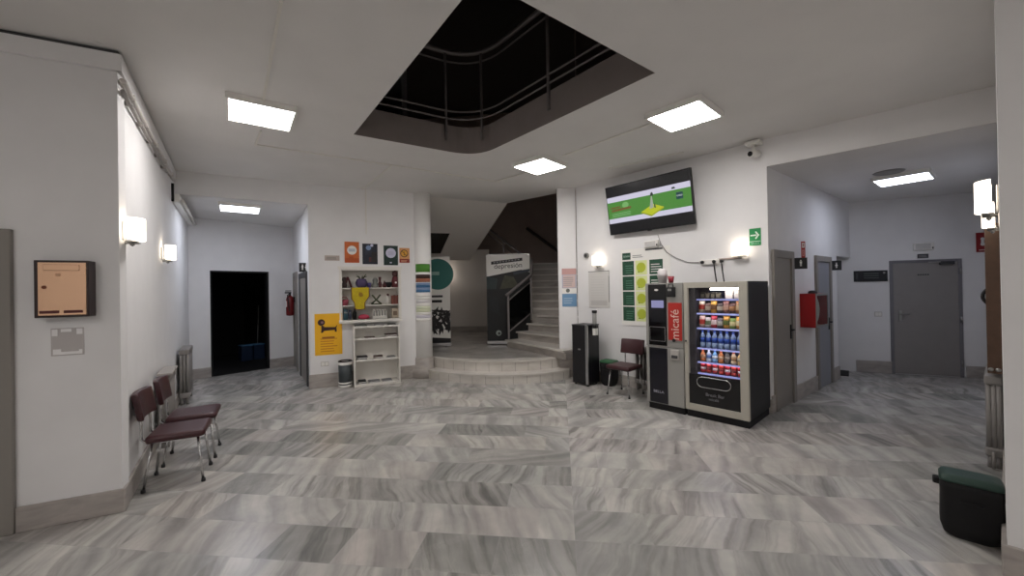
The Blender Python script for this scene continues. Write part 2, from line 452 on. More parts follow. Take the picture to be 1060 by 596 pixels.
wall('wall_hall_back', WB, 0, HL, s0=-1.6, s1=WB.L + .15)
wall('wall_hall_right', WX, 0, H)
wall('wall_pillar', WQ, 0, H)
WS = Wall((6.41 - 1.479, 7.5 + .611), (3.5, 5.45)); wall('wall_passage', WS, 0, HL, s0=0, s1=2.2)
for nm, A, B in (('wall_behind_left', (-5.73, -4.0), (-5.73, 1.76)), ('wall_behind', (3.95, -4.0), (-5.73, -4.0)), ('wall_behind_right', (3.95, .84), (3.95, -4.0))):
    wall(nm, Wall(A, B), 0, H)
# storeroom behind the dark doorway
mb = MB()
mb.box(.2, 2.0, 3.4, 3.5, 0, 2.4, storeshade); mb.box(.1, .2, .12, 3.5, 0, 2.4, storeshade); mb.box(1.95, 2.05, .12, 3.5, 0, 2.4, storeshade)
mb.box(.1, 2.05, .12, 3.5, 2.3, 2.4, storeshade); mb.box(.1, 2.05, .0, 3.5, .0, .006, storeshade)
mb.box(d0[0], d0[0] + .03, -.005, .12, 0, 2.15, storeshade); mb.box(d0[1] - .03, d0[1], -.005, .12, 0, 2.15, storeshade); mb.box(d0[0], d0[1], -.005, .12, 2.12, 2.15, storeshade)
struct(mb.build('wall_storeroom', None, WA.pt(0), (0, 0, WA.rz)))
# ---- stair hall
SL = Wall((-2.0, 7.68), (-5.3, 12.7)); SL2 = Wall(SL.B, SL.A)
def flatwall(name, A, B, z0, z1, m, t=.1): return wall(name, Wall(A, B), z0, z1, m=m, t=t)
flatwall('wall_stair_left', (-1.98, 7.68), (-5.3, 12.7), 0, 6.5, paint)
flatwall('wall_stair_back', (-5.3, 12.9), (-.72, 12.55), 0, 2.95, soffp)
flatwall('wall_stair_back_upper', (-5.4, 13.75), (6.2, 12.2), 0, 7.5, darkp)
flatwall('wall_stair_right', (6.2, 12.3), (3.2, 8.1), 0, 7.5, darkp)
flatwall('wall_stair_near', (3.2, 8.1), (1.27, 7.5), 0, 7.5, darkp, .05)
def arc3(a, m, b, n=24):
    (x1, y1), (x2, y2), (x3, y3) = a, m, b
    d = 2 * (x1 * (y2 - y3) + x2 * (y3 - y1) + x3 * (y1 - y2))
    ux = ((x1**2 + y1**2) * (y2 - y3) + (x2**2 + y2**2) * (y3 - y1) + (x3**2 + y3**2) * (y1 - y2)) / d
    uy = ((x1**2 + y1**2) * (x3 - x2) + (x2**2 + y2**2) * (x1 - x3) + (x3**2 + y3**2) * (x2 - x1)) / d
    r = math.hypot(x1 - ux, y1 - uy); t1 = math.atan2(y1 - uy, x1 - ux); t3 = math.atan2(y3 - uy, x3 - ux); t2 = math.atan2(y2 - uy, x2 - ux)
    def un(t, ref):
        while t < ref: t += 2 * PI
        return t
    tm, te = un(t2, t1), un(t3, t1)
    if tm > te: te -= 2 * PI
    return [(ux + r * math.cos(t1 + (te - t1) * i / n), uy + r * math.sin(t1 + (te - t1) * i / n)) for i in range(n + 1)]
mb = MB()
a1 = arc3((-1.66, 7.58), (-.36, 6.95), (1.02, 7.30)); mb.prism(a1 + [(1.1, 7.7), (-1.6, 8.1)], 0, .165, stepm)
a1b = arc3((-1.66, 7.565), (-.36, 6.935), (1.02, 7.285)); mb.prism(a1b + [(1.1, 7.7), (-1.6, 8.1)], .140, .168, stepm)
jm = mat('riser_joint', '#8d8781', .7)
def joints(mb, arc, z0, z1, step=2):
    for i in range(1, len(arc) - 1, step):
        (ax, ay), (bx, by) = arc[i - 1], arc[i + 1]; an = math.atan2(by - ay, bx - ax)
        mb.box(-.0035, .0035, -.0015, .004, z0, z1, jm, 0, 1, Matrix.Translation((arc[i][0], arc[i][1], 0)) @ Matrix.Rotation(an, 4, 'Z'))
joints(mb, a1, .0, .14)
struct(mb.build('stair_step'))
mb = MB()
a2 = arc3((-1.60, 7.84), (-.35, 7.22), (1.03, 7.63)); mb.prism(a2 + [(1.3, 7.75), (-1.75, 8.1)], .1, LAND - .002, stepm)
a2b = arc3((-1.60, 7.82), (-.35, 7.20), (1.03, 7.61)); mb.prism(a2b + [(1.3, 7.75), (-1.75, 8.1)], LAND - .03, LAND + .001, stepm); joints(mb, a2, .168, LAND - .03)
struct(mb.build('stair_step'))
mb = MB(); mb.prism([(-1.75, 7.95), (-1.2, 7.62), (-.36, 7.42), (.5, 7.52), (1.3, 7.72), (3.2, 8.2), (6.1, 12.3), (-5.2, 13.5), (-5.3, 12.7), (-2.05, 7.75)], .05, LAND + .004, landm)
struct(mb.build('floor_landing'))
# flight of steps: riser direction along v, climbing along g
mb = MB(); g = Vector((.87, .49)); v = Vector((.53, -.85)); p = Vector((-.13, 8.95))
NS = 12
starts = [p + g * .285 * k for k in range(4)]
q = starts[-1] + g * .05
for k in range(NS):
    if k < 4: s_ = starts[k]
    else: s_ = Vector((.47 + .02 * (k - 4), 9.42 + .27 * (k - 4)))
    vv = v if k < 4 else Vector((.9, -.43)).lerp(Vector((1, -.12)), min(1, (k - 4) / 5)).normalized()
    vv = v.lerp(Vector((1, -.15)), min(1, k / 7)).normalized()
    zt = LAND + .17 * (k + 1); e = s_ + vv * 2.05
    far = [(e.x + .3, e.y + 1.2), (s_.x + .5, s_.y + 2.4), (s_.x + .02, s_.y + .35)] if k >= 4 else [(e.x + 1.2, e.y + .9), (s_.x + 1.6, s_.y + 1.6), (s_.x + g.x * .6, s_.y + g.y * .6)]
    mb.prism([(s_.x, s_.y), (e.x, e.y)] + far, LAND, zt - .035, riserm)
    gg = Vector((vv.y, -vv.x)) * (-.045); s2 = s_ - gg - vv * .02; e2 = e - gg
    mb.prism([(s2.x, s2.y), (e2.x, e2.y)] + far, zt - .035, zt, stepm)
struct(mb.build('staircase'))
# sloping underside of the upper flight
sd = Vector((-.41, .91)); drop = 1.02 / 2.62
A = Vector((-3.4, 7.16)); B = Vector(Q2)
mb = MB()
Ls = 2.7
lo = [(A.x, A.y, H), (B.x, B.y, H), (B.x + sd.x * Ls, B.y + sd.y * Ls, H - drop * Ls), (A.x + sd.x * Ls, A.y + sd.y * Ls, H - drop * Ls)]
vs = [mb.bm.verts.new(p) for p in lo] + [mb.bm.verts.new((p[0], p[1], p[2] + .28)) for p in lo]
f = [mb.bm.faces.new([vs[i] for i in a]) for a in ((0, 1, 2, 3), (4, 7, 6, 5), (0, 4, 5, 1), (1, 5, 6, 2), (2, 6, 7, 3), (3, 7, 4, 0))]
mb._set(f, soffp); bmesh.ops.recalc_face_normals(mb.bm, faces=f)
struct(mb.build('stair_soffit'))
# dark glazed gap in the soffit beside the column
def on_soffit(px, py, off=.006):
    n_ = Vector((sd.x * drop, sd.y * drop, 1)).normalized(); P = Vector((B.x, B.y, H)); d = ray(px, py)
    t = (P - EYE).dot(n_) / d.dot(n_); return EYE + d * t - n_ * off
mb = MB(); c = [on_soffit(*q) for q in ((440, 241), (465.5, 241.5), (456, 262), (440, 262))]
c2 = [p + Vector((0, 0, .02)) for p in c]
vs = [mb.bm.verts.new(p) for p in c + c2]
f = [mb.bm.faces.new([vs[i] for i in a]) for a in ((0, 1, 2, 3), (7, 6, 5, 4), (0, 4, 5, 1), (1, 5, 6, 2), (2, 6, 7, 3), (3, 7, 4, 0))]
mb._set(f, smoked); bmesh.ops.recalc_face_normals(mb.bm, faces=f)
struct(mb.build('window_1'))

# round column with plinth, square pilaster
COL = Vector((-1.735, 7.73)); CR = .162
mb = MB(); mb.lathe([(CR, .36), (CR, H)], mat('column_white_paint', '#f7f6f4', .6), 32, (COL.x, COL.y, 0)); struct(mb.build('column'))
mb = MB(); mb.lathe([(.235, 0), (.235, .15), (.22, .17), (.178, .17), (.178, .37), (.17, .38), (CR, .38)], baseb, 32, (COL.x, COL.y, 0)); struct(mb.build('trim_2'))
PIL = Wall(WT.pt(-.335, .11).xy, WT.pt(.02, .11).xy)
struct(MB().box(-.17, .17, 0, .2, .36, H, paint).build('column_pilaster', None, PIL.pt(.19, .0), (0, 0, math.radians(-4))))
struct(MB().box(-.18, .18, -.012, .2, 0, .37, baseb).build('trim_3', None, PIL.pt(.19, .0), (0, 0, math.radians(-4))))

# baseboards
def base(name, W, s0, s1, z=.175, t=.022):
    return struct(MB().box(s0, s1, -t, 0, 0, z, baseb, .004, 1).build(name, None, W.pt(0), (0, 0, W.rz)))
sD = WM.hit(17, 500)[0]
base('baseboard_mailbox', WM, sD, WM.L + .02); base('baseboard_left', WL, -.02, WL.L)
base('baseboard_alcove', WA, 0, d0[0], .2)
base('baseboard_alcove_back', WA, d0[1], WA.L, .2); base('baseboard_alcove_right', WR, 0, .15, .2)
base('baseboard_poster', WP, -.02, WP.L + .09, .24); base('baseboard_screen', WT, 0, WT.L + .02)
for i, (a, b) in enumerate(((0, .1), (.82, 1.80), (2.62, sH))): base(['baseboard_hall_left', 'baseboard_hall_middle', 'baseboard_hall_far'][i], WH, a, b, .22)
base('baseboard_hall_back', WB, .06, .57, .22); base('baseboard_hall_corner', WB, 1.56, WB.L, .2)
base('baseboard_right', WX, 0, WX.L + .02); base('baseboard_pillar', WQ, -.02, WQ.L)
base('baseboard_landing', Wall((-5.3, 12.9), (-.72, 12.55)), 0, 4.58, .36 + .16)

# wall-top band, conduits and ceiling raceways
struct(MB().box(0, WM.L + .03, -.03, 0, 3.39, H - .03, paint).build('trim_4', None, WM.pt(0), (0, 0, WM.rz)))
sB = (Vector(B1) - Vector(L0)).length
struct(MB().box(-.03, sB, -.03, 0, 3.39, H - .03, paint).build('trim_5', None, WL.pt(0), (0, 0, WL.rz)))
def run(W, pts, r, m, off):
    return [W.pt(s, off, z) for s, z in pts]
tag(MB().tube([WM.pt(0, .012, H - .014), WM.pt(WM.L + .01, .012, H - .014), WL.pt(.02, .012, H - .014), WL.pt(sB - .1, .012, H - .014)], .012, greyd, 6).build('ceiling_shadow_strip'),  # dark strip drawn in for the shadow line under the ceiling
    'thin dark strip for the shadow gap along the ceiling edge above the mailbox wall', 'cable')
def conduit(name, W, s0, s1, z, off, r, lab, m=grey, clips=5):
    t = thing(name, lab, 'conduit', W.pt(s0, 0, z), W.rz)
    MB().tube([(0, -off, 0), ((s1 - s0) / 2, -off, 0), (s1 - s0, -off, 0)], r, m, 10).build('pipe', t)
    for i in range(clips):
        x = (i + .5) * (s1 - s0) / clips
        MB().box(x - .012, x + .012, -off - r - .004, 0, -r - .005, r + .005, m, .003, 1).build('clip', t)
    return t
pipew = mat('conduit_white', '#d2cdc8', .4)
conduit('wall_conduit', WL, .0, sB - .35, 3.33, .03, .022, 'upper white conduit along the top of the left wall', pipew)
conduit('wall_conduit', WL, .0, sB - 1.1, 3.25, .03, .016, 'thinner lower conduit under the white one on the left wall', mat('conduit_grey', '#9c9793', .4))
t = thing('duct', 'white boxed duct under the alcove ceiling on left wall', 'duct', WL.pt(sB - .3, 0, 3.02), WL.rz)
MB().box(0, WL.L - sB + .28, -.09, 0, 0, .12, white, .015).build('cover', t)
MB().tube([(0, -.12, .03), (1.2, -.12, .03), (WL.L - sB + .28, -.12, .03)], .02, pipew, 8).build('pipe', t)
MB().box(-.05, -.01, -.03, 0, .0, .26, blackm, .004, 1).build('slot_cover', t)
def raceway(name, pts):
    mb = MB()
    P = [flr(a, b, H) for a, b in pts]
    for a, b in zip(P, P[1:]):
        d = (b - a).xy; W = Wall(a.xy, b.xy)
        M = Matrix.Translation((a.x, a.y, H)) @ Matrix.Rotation(W.rz, 4, 'Z')
        mb.box(0, W.L, -.011, .011, -.014, -.001, whitep, 0, 1, M)
    return struct(mb.build(name))
raceway('trim_6', [(291, 0), (272, 106)]); raceway('trim_7', [(270, 135), (264, 150)])
raceway('trim_8', [(264, 149), (410, 171), (512, 187.5), (545, 178)]); raceway('trim_9', [(583, 160.5), (674, 127)])
raceway('trim_10', [(405, 171), (374, 196)]); raceway('trim_11', [(630, 174), (707, 157)])
struct(MB().box(-.012, .012, -.012, 0, 2.72, H, whitep).build('trim_12', None, WP.pt(WP.hit(379, 240)[0]), (0, 0, WP.rz)))

# ------------------------------------------------------------------ doors (setting)
def plain_door(n_, W, s0, s1, zt, leaf_m, frame_m, fw=.07, prot=.03, handle=None, hz=1.02, hm=black, leafy=-.004, bottom=0):
    e = sempty('door_%d' % n_, W.pt(0), W.rz)
    mb = MB(); mb.box(s0, s0 + fw, -prot, 0, 0, zt, frame_m, .004, 1); mb.box(s1 - fw, s1, -prot, 0, 0, zt, frame_m, .004, 1); mb.box(s0 + fw, s1 - fw, -prot, 0, zt - fw, zt, frame_m, .004, 1)
    struct(mb.build('door_frame', e))
    struct(MB().box(s0 + fw, s1 - fw, leafy - .008, leafy + .004, .008, zt - fw, leaf_m).build('door_leaf', e))
    if handle is not None:
        mb = MB(); x = handle
        mb.box(x - .022, x + .022, leafy - .022, leafy - .008, hz - .1, hz + .1, hm, .003, 1)
        sg = 1 if handle < (s0 + s1) / 2 else -1
        mb.tube([(x, leafy - .01, hz + .03), (x, leafy - .06, hz + .03), (x + sg * .03, leafy - .065, hz + .03), (x + sg * .12, leafy - .065, hz + .03)], .01, hm, 8)
        struct(mb.build('door_handle', e))
    return e
plain_door(1, WM, sD - 1.0, sD, 2.14, framegrey, framegrey, .12, .04)
plain_door(2, WH, .09, .83, 2.12, framegrey, framegrey, .10, .035, handle=.69, hz=1.0)
plain_door(3, WH, 1.80, 2.60, 2.11, blueleaf, framegrey, .09, .035, handle=2.44, hz=1.0)
plain_door(4, WR, .15, 1.0, 2.12, framegrey, framegrey, .09, .03)
plain_door(5, WR, 1.45, 2.66, 2.05, framegrey, greyd, .10, .03)
e = plain_door(6, WB, .565, 1.53, 2.06, doorgrey, mat('grey_door_frame', '#77757a', .5), .05, .02, handle=.70, hz=1.06, hm=steel)
struct(MB().box(1.24, 1.42, -.07, -.01, 1.965, 2.02, greyd, .005).box(1.08, 1.3, -.06, -.045, 2.005, 2.02, steel).build('door_closer', e))
mb = MB()
for z in (.25, 1.0, 1.85): mb.tube([(1.505, -.03, z - .05), (1.505, -.03, z + .05)], .012, steel, 8)
struct(mb.build('door_hinge', e))
mb = MB(); mb.box(.94, 1.11, -.0165, -.012, 1.775, 1.815, grey)
for i in range(5): mb.box(.95 + i * .032, .972 + i * .032, -.0175, -.0165, 1.785, 1.805, black)
struct(mb.build('door_plate', e))

# ------------------------------------------------------------------ lamps
def ceiling_light(c, rz, z, diff, lab, size=.6, thick=.06, glow=.55):
    t = thing('ceiling_light', lab, 'ceiling light', (c[0], c[1], z - thick), rz, 'square LED ceiling panels')
    h = size / 2; g_ = glow / 2; mb = MB()
    mb.box(-h, h, -h, -g_, .0, thick - .001, white); mb.box(-h, h, g_, h, 0, thick - .001, white); mb.box(-h, -g_, -g_, g_, 0, thick - .001, white); mb.box(g_, h, -g_, g_, 0, thick - .001, white)
    mb.build('frame', t)
    MB().box(-g_, g_, -g_, g_, .006, .02, diff).build('diffuser', t)
    return t
rA = math.atan2(WL.u.y, WL.u.x)
cl = flr(270.5, 120.5, H - .06); ceiling_light(cl, rA, H, led, 'lit square ceiling panel nearest the left wall, above the chairs')
cl = flr(708, 122, H - .06); ceiling_light(cl, WT.rz, H, led, 'lit square ceiling panel above and in front of the television')
cl = flr(559, 173, H - .06); ceiling_light(cl, WT.rz + .1, H, led, 'lit square ceiling panel nearest the curved stair steps')
cl = flr(248.5, 217, HL - .06); ceiling_light(cl, rA, HL, ledc, 'lit ceiling panel in the alcove before the dark doorway')
cl = flr(935, 186.5, HL - .06); ceiling_light(cl, WH.rz, HL, ledh, 'lit ceiling panel in the right-hand hallway')
ledb = mat('led_diffuser_added', '#ffffff', .5, emit=14, ecol='#fffaf7')  # for panels added out of view to brighten the foreground
for c in ((-2.6, -1.2), (1.5, -1.3), (-.6, -2.9)): 
    o = ceiling_light(c, rA, H, ledb, 'added unseen ceiling panel behind the camera, brightening the foreground')
t = flr(920, 178, HL); o = MB().lathe([(0.01, -.012), (.15, -.012), (.17, 0)], grey, 28).build('ceiling_disc', None, (t.x, t.y, HL - .001))
tag(o, 'round flat plate on hallway ceiling beside the lit panel', 'ceiling plate')

SW, SH_ = .2, .175
def make_sconce(lab):
    t = thing('wall_sconce', lab, 'wall lamp', (0, 0, 0), 0, 'frosted wall lamps')
    # half-round frosted shade standing off the wall, open above and below
    mb = MB(); n = 16; R = SW / 2
    ring = [(R * math.cos(PI + PI * i / n) * 1.0, -.045 + R * .95 * math.sin(PI + PI * i / n)) for i in range(n + 1)]
    inner = [(x * .92, -.045 + (y + .045) * .92) for x, y in ring]
    mb.prism(ring + inner[::-1], -SH_ / 2, SH_ / 2, shade, 'z', True)
    mb.build('shade', t)
    MB().box(-.05, .05, -.018, -.001, -.09, .06, steel, .005).build('back_plate', t)
    MB().tube([(0, -.01, -.105), (0, -.10, -.105)], .012, steel, 10).box(-.085, .085, -.10, -.03, -.106, -.096, steel, .004).lathe([(.002, -.135), (.016, -.125), (.016, -.105)], steel, 12, (0, -.06, 0)).build('bracket', t)
    return t
sconce = make_sconce('frosted wall lamp on the left wall, nearer the copper mailbox')
first = True
for W, px, py, lab in ((WL, 144, 238, None), (WL, 178, 261.5, 'further frosted wall lamp on the left wall, before the alcove'),
                       (WT, 617, 269.5, 'lit frosted wall lamp between white pilaster and green notice board'),
                       (WT, 764.5, 257.5, 'lit frosted wall lamp beside the green exit arrow sign'),
                       (WX, .36, 2.18, 'large near frosted wall lamp at the right end of the hallway beam'),
                       (WX, 1.55, 2.19, 'second frosted wall lamp behind the large near one, above brown board')):
    off = .10
    s_, z_ = (W.L - px, py) if W is WX else W.hit(px, py, off)
    if lab is None: sconce.location = W.pt(s_, 0, z_); sconce.rotation_euler = (0, 0, W.rz)
    else:
        o = copy_tree(sconce, W.pt(s_, 0, z_), W.rz, lab)
        if W is WX: o.scale = (1.1, .74, 1.1)

WSB = Wall((-5.3, 12.9), (-.72, 12.55)); s_, z_ = WSB.hit(456, 285, .1)
land_lamp = copy_tree(sconce, WSB.pt(s_, 0, z_), WSB.rz, 'frosted wall lamp on the landing wall behind the teal circle banner')
land_lamp.scale = (1.4, 1.4, 1.4)
for c_ in land_lamp.children:
    if c_.name.startswith('shade'):
        c_.data = c_.data.copy(); c_.data.materials[0] = mat('landing_lamp_glass', '#fff6e8', .4, emit=7, ecol='#fff1e2')
# ------------------------------------------------------------------ helper for flat notices on walls
def rect(W, x0, y0, x1, y1, off=0.0):
    s0, za = W.hit(x0, y0, off); s1, zb = W.hit(x1, y1, off)
    return s0, s1, zb, za
def notice(name, lab, cat, W, px, art=None, m=paperw, t=.006, group=None, off=0.0, rectv=None):
    s0, s1, z0, z1 = rectv or rect(W, *px)
    w, h = s1 - s0, z1 - z0
    mb = MB(); mb.box(0, w, -t, -.0005, 0, h, m)
    if art: art(mb, w, h, -t)
    o = mb.build(name, None, W.pt(s0, off, z0), (0, 0, W.rz)); return tag(o, lab, cat, group)
def patch(mb, w, h, y, x0, x1, z0, z1, m, d=.001):
    mb.box(w * x0, w * x1, y - d, y, h * z0, h * z1, m)
def lines(mb, w, h, y, x0, x1, z0, z1, n, m, fill=.5, rag=True):
    r = random.Random(int(x0 * 100 + z0 * 1000 + n)); st = (z1 - z0) / n
    for i in range(n):
        patch(mb, w, h, y, x0, x1 - (r.random() * .25 * (x1 - x0) if rag else 0), z0 + i * st, z0 + (i + fill) * st, m)

# ---- mailbox wall
s0, s1, z0, z1 = rect(WM, 34, 269, 92, 327.5, .11)
t = thing('mailbox', 'copper fronted wall mailbox with dark brown sides on left wall', 'mailbox', WM.pt(s0, 0, z0), WM.rz); w, h = s1 - s0, z1 - z0
MB().box(0, w, -.105, -.001, 0, h, brownm, .004).build('body', t)
mb = MB(); mb.box(.022, w - .012, -.113, -.104, .015, h - .015, copper, .003); fd = mb.build('front_door', t)
MB().box(.05, w - .045, -.119, -.111, h - .075, h - .03, copper, .004).build('letter_flap', fd)
MB().box(.14, w - .17, -.117, -.111, h - .115, h - .095, mat('brass_plate', '#c9a283', .3, .6), .002, 1).build('name_plate', fd)
MB().disc(.055, h * .53, -.112, .012, mat('lock_brown', '#7a3c1f', .4), 16, .006).build('lock', fd)
for a in (.03, w - .13): MB().box(a, a + .1, -.117, -.111, .03, .05, mat('maroon_label', '#5a2320', .4), .002, 1).build('hinge_cover', fd)
clearp = mat('clear_pouch_plastic', '#bdb8b6', .1)
tape_glare = mat('tape_and_glare', '#f0eeee', .25)  # white patches: tape, and glare painted onto the plastic
def a_(mb, w, h, y):
    patch(mb, w, h, y, .03, .2, .72, .96, tape_glare, .002); patch(mb, w, h, y, .3, .62, .86, .97, tape_glare, .002); patch(mb, w, h, y, .78, .96, .76, .97, tape_glare, .002)
    patch(mb, w, h, y, .06, .95, .04, .14, tape_glare, .002); patch(mb, w, h, y, .06, .3, .14, .24, tape_glare, .002); patch(mb, w, h, y, .85, .95, .14, .2, tape_glare, .002)
notice('plastic_pouch', 'empty clear plastic pouch taped under the copper mailbox', 'pouch', WM, (53, 340, 87.5, 366.5), a_, clearp)

# ---- poster wall
def a_(mb, w, h, y):
    mb.disc(w * .5, h * .6, y, w * .33, paperw); lines(mb, w, h, y - .002, .28, .72, .54, .68, 3, bluegrey, .5, False)
    patch(mb, w, h, y, 0, 1, 0, .22, orange2); patch(mb, w, h, y, .3, .6, .2, .3, orange2)
notice('poster', 'orange poster with white circle above the wall shelf', 'poster', WP, (356.5, 250, 372, 272), a_, orange, group='posters above the wall niche')
photo1 = mat('dark_photo_blue', '#2b3346', .5, noise=.6, nscale=9); photo2 = mat('dark_photo_brown', '#2a2423', .5, noise=.5, nscale=9)
def a_(mb, w, h, y):
    patch(mb, w, h, y, .15, .6, .45, .85, photo1); mb.disc(w * .4, h * .8, y - .001, w * .17, bluegrey); mb.disc(w * .62, h * .92, y - .001, w * .1, lavender)
    patch(mb, w, h, y, .42, .58, .12, .34, mat('dark_photo_red', '#4c1f22', .5)); patch(mb, w, h, y, .6, .95, .1, .6, photo2)
notice('poster', 'dark photographic poster between orange and green ones', 'poster', WP, (375, 252, 391, 273.5), a_, navy, group='posters above the wall niche')
def a_(mb, w, h, y):
    mb.disc(w * .5, h * .62, y, w * .36, lavender); lines(mb, w, h, y - .002, .3, .7, .52, .72, 4, mat('lilac_print', '#a9a3c0', .6), .4, False); patch(mb, w, h, y, .42, .56, .1, .16, lavender)
notice('poster', 'dark green poster with pale lilac circle', 'poster', WP, (397, 254, 412, 274.5), a_, mat('blackgreen_print', '#16302c', .6), group='posters above the wall niche')
def a_(mb, w, h, y):
    cx, cz, r = w * .47, h * .63, w * .38
    mb.disc(cx, cz, y, r, black); mb.disc(cx, cz, y - .001, r * .82, mat('sign_amber', '#e3a53c', .6))
    mb.box(-r * .85, r * .85, y - .003, y - .002, -r * .09, r * .09, black, 0, 1, Matrix.Translation((cx, 0, cz)) @ Matrix.Rotation(PI / 4, 4, 'Y'))
    mb.box(-r * .1, r * .1, y - .003, y - .002, -r * .5, r * .5, brownp, 0, 1, Matrix.Translation((cx, 0, cz)))
    patch(mb, w, h, y, 0, 1, 0, .26, mat('sign_redbrown', '#8f2f22', .6)); lines(mb, w, h, y - .001, .15, .8, .06, .2, 2, mat('sign_pale', '#d9a183', .6), .5)
notice('prohibition_sign', 'small amber sign with black crossed circle beside posters', 'sign', WP, (413.3, 256.5, 424, 272), a_, mat('sign_peach', '#d79a63', .6))
def a_(mb, w, h, y): lines(mb, w, h, y, .12, .9, .25, .75, 2, grey, .5)
notice('label_plate', 'small beige label plate left of the orange poster', 'label', WP, (336, 264.3, 351.5, 269.8), a_, mat('beige_label', '#b7aaa2', .6), .012)
def a_(mb, w, h, y):
    # a sausage dog in brown with a round head, then lines of print
    def P(pts): mb.prism([(w * a, h * b) for a, b in pts], y - .001, y, brownp, 'y')
    mb.disc(w * .24, h * .79, y, w * .13, brownp); mb.disc(w * .27, h * .79, y - .001, w * .05, mat('muzzle_print', '#8d6b74', .6))
    P([(.24, .72), (.34, .70), (.34, .57), (.24, .57)])
    P([(.26, .68), (.78, .665), (.80, .60), (.28, .585)]); P([(.24, .6), (.32, .6), (.30, .54), (.22, .54)]); P([(.72, .62), (.80, .62), (.80, .55), (.73, .55)])
    P([(.74, .66), (.80, .71), (.82, .70), (.78, .63)])
    lines(mb, w, h, y, .2, .82, .08, .44, 6, mat('ochre_print', '#c77e17', .6), .32)
    patch(mb, w, h, y, .26, .72, .40, .44, mat('ochre_dark', '#9a5a14', .6))
notice('dachshund_poster', 'yellow poster with brown sausage dog at the wall corner', 'poster', WP, (325.5, 325, 354.5, 366), a_, yellow)
def a_(mb, w, h, y):
    for k in range(2): patch(mb, w, h, y, .08 + .47 * k, .47 + .45 * k, .15, .85, paperw, .004)
notice('light_switch', 'double white wall socket below the yellow poster', 'switch', WP, (332, 374.5, 340.5, 378.5), a_, mat('switch_grey', '#c5c1bc', .4), .012)

# niche shelf unit
s0, s1, z0, z1 = nic
SN = thing('wall_shelf', 'white shelf unit built into the wall under the posters', 'shelf', WP.pt(s0, 0, z0), WP.rz); w, h = s1 - s0, z1 - z0
DP = .26
mb = MB(); mb.box(0, w, DP, DP + .02, 0, h, whitep); mb.box(0, .018, 0, DP, 0, h, whitep); mb.box(w - .018, w, 0, DP, 0, h, whitep); mb.box(.018, w - .018, 0, DP, h - .018, h, whitep)
mb.box(-.05, w + .05, -.012, 0, h, h + .05, whitep); mb.box(-.03, 0, -.012, 0, -.02, h, whitep); mb.box(w, w + .03, -.012, 0, -.02, h, whitep); mb.build('carcass', SN)
zsh = [WP.hit(384, y)[1] - z0 for y in (297.6, 315.5)]
for z in zsh: MB().box(.018, w - .018, .005, DP, z - .018, z, whitep, .002, 1).build('shelf', SN)
MB().box(-.04, w + .01, -.16, DP, -.05, -.0, whitep, .006).build('counter', SN)
def NL(zx, level, dy=.10): # point on a niche shelf
    zz = (zsh[0], zsh[1], 0)[level] + z0
    px = 345 + zx * .1175
    s_ = WP.hit(px, 300, -dy)[0]; return WP.pt(min(max(s_, s0 + .06), s1 - .06), -dy, zz)
def pxw(z): return z * .1175 / F * 7.25 / math.cos(.45)
def simple(name, lab, cat, mb, loc, rz=0, group=None): return tag(mb.build(name, None, loc, (0, 0, rz)), lab, cat, group)
mr = mat('maroon', '#4b1d22', .6); pur = mat('purple', '#4c3f63', .6); olv = mat('olive_leaf', '#4a4f38', .7); gry = mat('grey_green', '#6d706b', .6); dkb = mat('dark_brown', '#2b1b19', .6)
simple('carved_figure', 'dark brown seated figure at left end of the top niche shelf', 'ornament', MB().lathe([(.045, 0), (.05, .05), (.03, .11), (.042, .15), (.03, .19), (.002, .2)], dkb, 14), NL(82, 0))
simple('trestle_ornament', 'reddish inverted V shaped ornament on the top niche shelf', 'ornament', MB().tube([(-.06, 0, 0.01), (-.02, 0, .12), (0, 0, .2)], .018, mr, 8).tube([(.06, 0, 0.01), (.03, 0, .12), (0, 0, .2)], .018, mr, 8), NL(128, 0), WP.rz)
t = thing('potted_plant', 'purple round pot with olive leaves on top niche shelf', 'plant', NL(250, 0))
MB().lathe([(.06, 0), (.10, .05), (.105, .1), (.08, .16), (.07, .165)], pur, 18).build('pot', t)
mb = MB(); r = random.Random(5)
for i in range(14):
    a = r.uniform(0, 2 * PI); l = r.uniform(.06, .11); x, y = math.cos(a), math.sin(a)
    mb.tube([(x * .02, y * .02, .15), (x * l * .6, y * l * .6, .20), (x * l, y * l, .22 + r.uniform(-.03, .03))], .012, olv, 5, r1=.004)
mb.build('foliage', t)
simple('cup', 'small purple cup right of the purple pot', 'cup', MB().lathe([(.03, 0), (.04, .09), (.036, .09), (.028, .01)], mat('violet', '#453a77', .5), 14), NL(316, 0))
simple('ornament', 'grey green lumpy ornament in the middle of top niche shelf', 'ornament', MB().lathe([(.06, 0), (.07, .04), (.04, .09), (.055, .14), (.03, .18), (.002, .19)], gry, 12), NL(370, 0))
simple('vase', 'slim dark red vase on the top niche shelf', 'vase', MB().lathe([(.03, 0), (.04, .06), (.018, .12), (.028, .2), (.024, .2)], mr, 14), NL(412, 0))
simple('pear_ornament', 'small maroon pear shaped ornament on the top niche shelf', 'ornament', MB().lathe([(.03, 0), (.042, .04), (.02, .09), (.004, .13)], mr, 12), NL(452, 0))
simple('bowl', 'black bowl beside the tall red doll', 'bowl', MB().lathe([(.03, 0), (.06, .05), (.07, .1), (.06, .1), (.03, .02)], blackm, 16), NL(490, 0))
t = thing('doll', 'tall dark red doll at right end of the top niche shelf', 'doll', NL(548, 0), WP.rz)
MB().lathe([(.07, 0), (.075, .1), (.05, .2), (.035, .21)], mat('doll_red', '#5c2026', .6), 16).build('body', t)
MB().lathe([(.002, .2), (.05, .22), (.06, .26), (.05, .30), (.002, .32)], mat('doll_brown', '#4a2a28', .6), 16).build('head', t)
MB().disc(0, .09, -.07, .018, paperw, 12, .01).build('badge', t)
